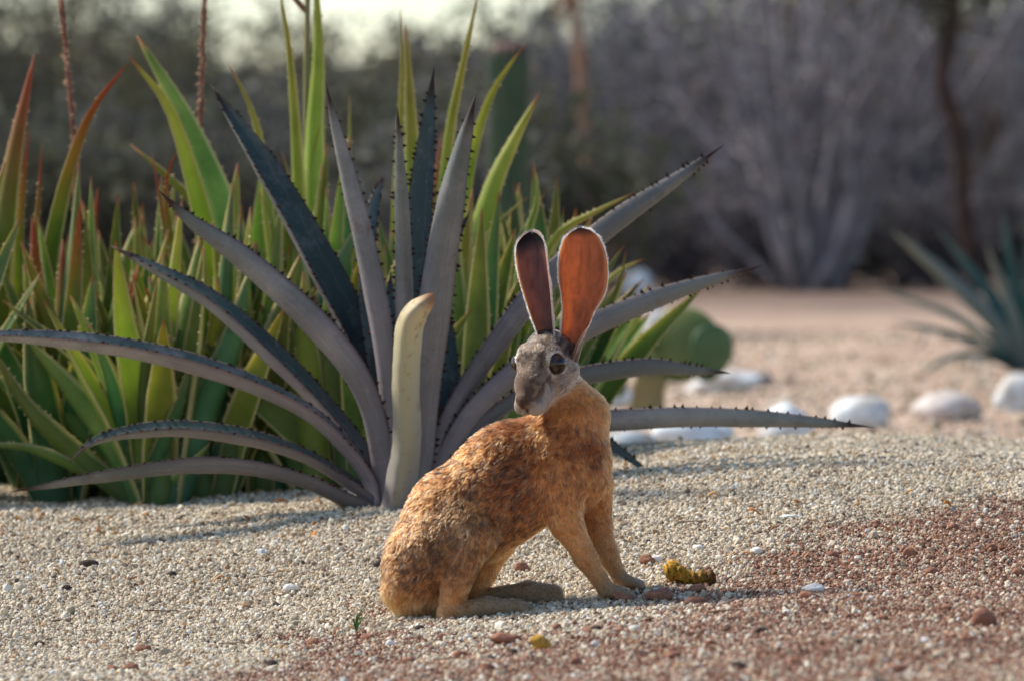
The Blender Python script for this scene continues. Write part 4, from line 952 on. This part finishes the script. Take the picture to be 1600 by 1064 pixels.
bl = rng.random(NS) < .10 * TK; cc = np.where(bl[:, None], cc * .28, cc)
pale = rng.random(NS) < .10 * TK; cc = np.where(pale[:, None], cc * .4 + np.array([.55, .42, .27]) * .6, cc)

# short hair on ear rims and ear backs
eP, eD, eL, eC = [], [], [], []
for ei, (V, Fc, at, G, T, Wd, N) in enumerate(EARS):
    n, mm = G.shape[1], G.shape[2]
    for side, j, ly in ((-1, 0, 0), (1, mm - 1, 0), (-1, 1, 0), (1, mm - 2, 0), (-1, 1, 1), (1, mm - 2, 1)):
        cnt = 1100; ii = rng.uniform(2, n - 1.01, cnt); i0 = ii.astype(int); f = (ii - i0)[:, None]
        p = G[ly, i0, j] * (1 - f) + G[ly, i0 + 1, j] * f
        eP.append(p); eD.append(unit(Wd[i0] * side * .7 + T[i0] * .8 + rng.normal(0, .2, (cnt, 3)) - N[i0] * .1)); eL.append(rng.uniform(1.5, 5.2, cnt) * (.6 + .8 * noise3(p, .12, 65)))
        tip = ss(.80, .95, ii / n) if ei == 0 else ss(.95, 1, ii / n) * .8
        eC.append(np.array([.50, .42, .32]) * (1 - tip[:, None]) + np.array([.10, .06, .05]) * tip[:, None])
    cnt = 7000; ii = rng.uniform(0, n - 1.01, cnt); jj = rng.uniform(0, mm - 1.01, cnt); i0, j0 = ii.astype(int), jj.astype(int)
    p = G[1, i0, j0] + (G[1, i0 + 1, j0 + 1] - G[1, i0, j0]) * rng.random((cnt, 1))
    back = unit(G[1, i0, j0] - G[0, i0, j0] + 1e-6)
    eP.append(p); eD.append(unit(T[i0] + back * .25 + rng.normal(0, .12, (cnt, 3)))); eL.append(rng.uniform(3, 6, cnt))
    tip = ss(.86, .97, ii / n)[:, None]
    eC.append((np.array([.24, .19, .14]) * (1 - tip) + np.array([.03, .02, .02]) * tip) * rng.uniform(.6, 1.5, (cnt, 1)))
eP, eD, eL, eC = map(np.concatenate, (eP, eD, eL, eC))
EPT = np.stack([eP + eD * (eL * t)[:, None] for t in np.linspace(0, 1, K)], 1)
PT = np.concatenate([PT, EPT]); cc = np.concatenate([cc, eC]); rad = np.concatenate([np.where(hd > .5, .34, .42), np.full(len(eP), .19)])
NS = len(PT)
fc = bpy.data.hair_curves.new('fur'); fc.add_curves([K] * NS)
fc.attributes['position'].data.foreach_set('vector', H3(PT).ravel().astype(np.float32))
ra = fc.attributes.new('radius', 'FLOAT', 'POINT')
ra.data.foreach_set('value', (rad[:, None] * np.array([1, .95, .7, .15])[None] * HD / F).ravel().astype(np.float32))
ca_ = fc.attributes.new('strand_colour', 'FLOAT_COLOR', 'CURVE')
ca_.data.foreach_set('color', np.concatenate([cc, np.ones((NS, 1))], 1).ravel().astype(np.float32))
mf = bpy.data.materials.new('hare fur'); mf.use_nodes = True; t_ = mf.node_tree; t_.nodes.clear()
hb = t_.nodes.new('ShaderNodeBsdfHairPrincipled'); hb.model = 'CHIANG'; hb.parametrization = 'COLOR'
hb.inputs['Roughness'].default_value = .45; hb.inputs['Radial Roughness'].default_value = .6
an = t_.nodes.new('ShaderNodeAttribute'); an.attribute_name = 'strand_colour'; ho = t_.nodes.new('ShaderNodeOutputMaterial')
t_.links.new(an.outputs['Color'], hb.inputs['Color']); t_.links.new(hb.outputs[0], ho.inputs[0])
fc.materials.append(mf)
fur = bpy.data.objects.new('fur', fc); COL.objects.link(fur); fur.parent = hare

# ------------------------------------------------------------------ small things lying on the ground
def clod(px, py, wpx, hpx, mat, label, group=None, name='pebble', cat='pebble', rough=.25, rot=0.0):
    p = ground_at(px, py)
    return_ = stone(px, 0, wpx, hpx, mat, label, Yd=float(p[1]), rot=rot, name=name, cat=cat, rough=rough, seed=int(px * 7 + py), sink=.2)
    if group: return_['group'] = group
    return return_
def earth(n, a, b):
    m = NT(n, 0.95, 0.1); f = m.noise(160, 5, m.coord('Object'), .7); return m.color(m.ramp(f, [(0.3, a), (0.65, b)])).bump(f, .6, .002).m
EB, ED, EW, EY = earth('red clod', (0.16, 0.07, 0.045), (0.33, 0.17, 0.11)), earth('dark pebble', (0.03, 0.022, 0.02), (0.09, 0.07, 0.06)), earth('white pebble', (0.52, 0.50, 0.46), (0.76, 0.75, 0.71)), earth('ochre clod', (0.25, 0.13, 0.03), (0.50, 0.30, 0.06))
clod(1540, 978, 38, 30, EB, 'large reddish brown soil clod on bare red soil')
clod(846, 1016, 34, 26, EY, 'ochre yellow clod on red soil below the hind feet of the hare', rough=.35)
clod(1272, 926, 38, 16, EW, 'flat pale grey pebble beside a brown clod')
clod(1262, 937, 26, 16, EB, 'brown clod touching a flat pale pebble')
clod(790, 1006, 42, 20, EB, 'wide reddish clod near the ochre yellow clod')
clod(802, 1024, 16, 13, ED, 'small black pebble near the ochre yellow clod')
clod(932, 986, 22, 10, ED, 'flat black pebble on the red soil')
clod(590, 885, 16, 9, ED, 'small black pebble beside the rump of the hare')
clod(815, 892, 22, 15, EB, 'brown clod on the gravel under the belly of the hare')
clod(1012, 882, 24, 18, EB, 'brown pebble beside the far front paw of the hare')
clod(1026, 878, 18, 13, EW, 'white pebble beside the far front paw of the hare')
k = 0
for px, py, w_, h_, mt in [(975, 938, 40, 16, EB), (1030, 938, 44, 22, EB), (1085, 945, 34, 16, EB), (1090, 925, 24, 14, EB), (1340, 935, 20, 13, EB), (1455, 898, 20, 13, EB), (1190, 990, 18, 12, ED), (1340, 1006, 16, 10, ED),
        (1155, 1046, 24, 14, ED), (1510, 1000, 20, 14, EB), (1420, 868, 22, 14, EB), (1490, 828, 18, 12, EB), (1300, 870, 20, 12, EB), (720, 1028, 24, 14, EB), (690, 1000, 18, 12, EB), (655, 985, 16, 10, ED), (760, 1048, 26, 15, EB), (900, 1040, 22, 14, EB), (1050, 1030, 26, 15, EB),
        (1000, 1010, 18, 11, EB), (870, 985, 16, 11, EB), (1240, 1040, 24, 14, EB), (1400, 1050, 28, 16, EB), (1560, 1040, 26, 15, EB), (1480, 955, 20, 12, EB), (1380, 970, 20, 12, EB), (1110, 1010, 18, 11, EB), (1590, 900, 20, 13, EB), (1550, 860, 18, 12, EB), (640, 1040, 22, 14, EB),
        (225, 1020, 22, 16, EB), (205, 1052, 26, 17, EB), (175, 1050, 20, 14, EB), (490, 1010, 24, 14, EB), (425, 1042, 20, 13, ED), (530, 990, 18, 11, EB), (575, 1000, 22, 12, EB), (62, 1010, 20, 10, ED), (140, 885, 28, 12, ED), (105, 922, 18, 10, ED), (268, 900, 14, 8, ED)]:
    clod(px, py, w_, h_, mt, 'small dark pebble lying on the ground' if mt is ED else 'small reddish brown clod lying on the ground', 'dark pebbles on the ground' if mt is ED else 'small clods on the ground')
for px, py, w_, h_ in [(455, 925, 24, 14), (1090, 860, 18, 10), (1230, 810, 26, 7), (1182, 865, 20, 12), (610, 1010, 16, 11), (930, 1010, 14, 10), (990, 985, 15, 10), (1230, 960, 14, 9), (1445, 1005, 16, 10)]:
    clod(px, py, w_, h_, EW, 'white pebble lying on the ground', 'white pebbles on the ground')

# yellow dried husk
p = ground_at(1080, 913); s_ = p[1] / F
mhk = NT('dried yellow husk', 0.75, 0.25); al = mhk.attr('along').outputs['Fac']; n_ = mhk.noise(220, 5, mhk.coord('Object'), .7)
ch_ = mhk.ramp(al, [(0.0, (0.62, 0.33, 0.03)), (0.4, (0.46, 0.25, 0.03)), (0.75, (0.22, 0.12, 0.02)), (1.0, (0.09, 0.03, 0.012))]); ch_ = mhk.mix(mhk.ramp(n_, [(0.5, 0.0), (0.62, 0.85)]), ch_, (0.07, 0.03, 0.008)); mhk.color(ch_).bump(n_, .8, .003)
pa = crom([p + np.array([x * s_, d * s_, z * s_]) for x, d, z in [(-39, 6, 16), (-28, 3, 19), (-8, 0, 11), (14, -2, 9), (38, 0, 10)]], 40)
V, Fc = tube(pa, np.interp(np.linspace(0, 1, 40), [0, .06, .2, .35, .6, .9, 1], [8, 15, 16, 11, 11, 12, 7]) * s_, 18)
nn = noise3(V, 260, 5) - .5; n2 = noise3(V, 800, 6) - .5; cen = np.repeat(pa, 18, 0); V = cen + (V - cen) * (1 + 1.0 * nn + .9 * n2)[:, None]
hk = mesh_obj('dried_husk', V, Fc, mhk.m, attrs={'along': np.repeat(np.linspace(0, 1, 40), 18)}); tag(hk, 'dried yellow and brown plant husk lying on red soil before the hare', 'husk')

# dry litter flakes
mdl = NT('dry litter', 0.8, 0.2); rr_ = mdl.n('ShaderNodeObjectInfo').outputs['Random']; cL = mdl.ramp(rr_, [(0.0, (0.42, 0.17, 0.04)), (0.5, (0.28, 0.13, 0.06)), (1.0, (0.50, 0.30, 0.12))]); mdl.color(cL)
FLK = [(120, 820), (65, 812), (215, 792), (290, 785), (345, 778), (400, 775), (440, 790), (470, 778), (500, 790), (540, 800), (555, 808), (388, 815), (155, 838), (230, 812), (90, 898), (205, 905), (15, 800), (30, 815), (8, 830),
       (1115, 780), (1180, 805), (1200, 830), (1060, 775), (1250, 790), (1418, 775), (1480, 795), (1170, 872), (1260, 872), (1010, 750), (1390, 830), (1335, 795), (985, 850), (1450, 995), (290, 1045), (510, 975), (1140, 868), (490, 840), (340, 910)]
for i, (px, py) in enumerate(FLK):
    p = ground_at(px, py); r_ = random.Random(i); L, wd = r_.uniform(10, 24) * p[1] / F, r_.uniform(4, 8) * p[1] / F; a = r_.uniform(-.7, .7) + (math.pi if r_.random() < .5 else 0)
    d = np.array([math.cos(a), math.sin(a), r_.uniform(-.05, .25)]); sd = np.array([-math.sin(a), math.cos(a), .3]); V = []
    for t in np.linspace(0, 1, 6):
        w_ = wd * math.sin(math.pi * (.1 + .85 * t)); c_ = p + d * L * (t - .5) + np.array([0, 0, .004 + .004 * math.sin(3 * t + i)])
        for k_ in (-1, 0, 1):
            V.append(c_ + sd * w_ * k_ * .5 + np.array([0, 0, abs(k_) * w_ * .35]))
        for k_ in (1, 0, -1):
            V.append(c_ + sd * w_ * k_ * .5 + np.array([0, 0, abs(k_) * w_ * .35 - .0012]))
    Fc = [(i_ * 6 + k_, i_ * 6 + (k_ + 1) % 6, i_ * 6 + 6 + (k_ + 1) % 6, i_ * 6 + 6 + k_) for i_ in range(5) for k_ in range(6)] + [tuple(range(6))[::-1], tuple(range(30, 36))]
    tag(mesh_obj('dry_leaf', np.array(V), Fc, mdl.m), 'small orange brown dry leaf scrap on the gravel', 'leaf', 'dry leaf scraps on the gravel')

# green sprig
p = ground_at(556, 986); r = empty('grass_sprig', p); tag(r, 'tiny green grass sprig growing in the gravel behind the hare', 'grass')
mgs = NT('grass green', 0.5, 0.3); mgs.color((0.10, 0.22, 0.04)); mgs.translucent((0.14, 0.28, 0.05), .35)
for dx, hh in [(-4, 22), (2, 32), (8, 38), (13, 26), (5, 18)]:
    s_ = p[1] / F; pts = [p, p + np.array([dx * .4 * s_, 0, hh * .5 * s_]), p + np.array([dx * 1.3 * s_, .002, hh * s_])]
    Vv, Fc, at, rails, hw = blade(pts, 3.2 * s_, 20, .3, .1, 8, 'yucca', m=2); mesh_obj('blade', Vv, Fc, mgs.m, r)

# dry twigs
mtw = NT('dry twig', 0.85, 0.1); mtw.color(mtw.ramp(mtw.n('ShaderNodeObjectInfo').outputs['Random'], [(0.0, (0.10, 0.06, 0.035)), (1.0, (0.30, 0.22, 0.15))]))
for i, (px, py) in enumerate([(140, 868), (330, 850), (420, 905), (250, 960), (90, 975), (1080, 820), (1290, 760), (1520, 790), (1390, 900), (1130, 960), (700, 1035), (360, 1010), (560, 835), (1240, 850)]):
    p = ground_at(px, py); r_ = random.Random(50 + i); a = r_.uniform(-.5, .5); L = r_.uniform(.018, .04); d = np.array([math.cos(a), math.sin(a), 0])
    q = [p + d * L * t + np.array([0, 0, .0045]) + np.array([r_.uniform(-.002, .002) for _ in range(3)]) for t in (-.5, -.15, .2, .5)]
    for v in q: v[2] = float(ground_z(v[0], v[1])) + .0045
    tag(mesh_obj('twig', *tube(crom(q, 10), np.linspace(.0011, .0006, 10), 5), mtw.m), 'short dry twig lying on the gravel', 'twig', 'dry twigs on the ground')
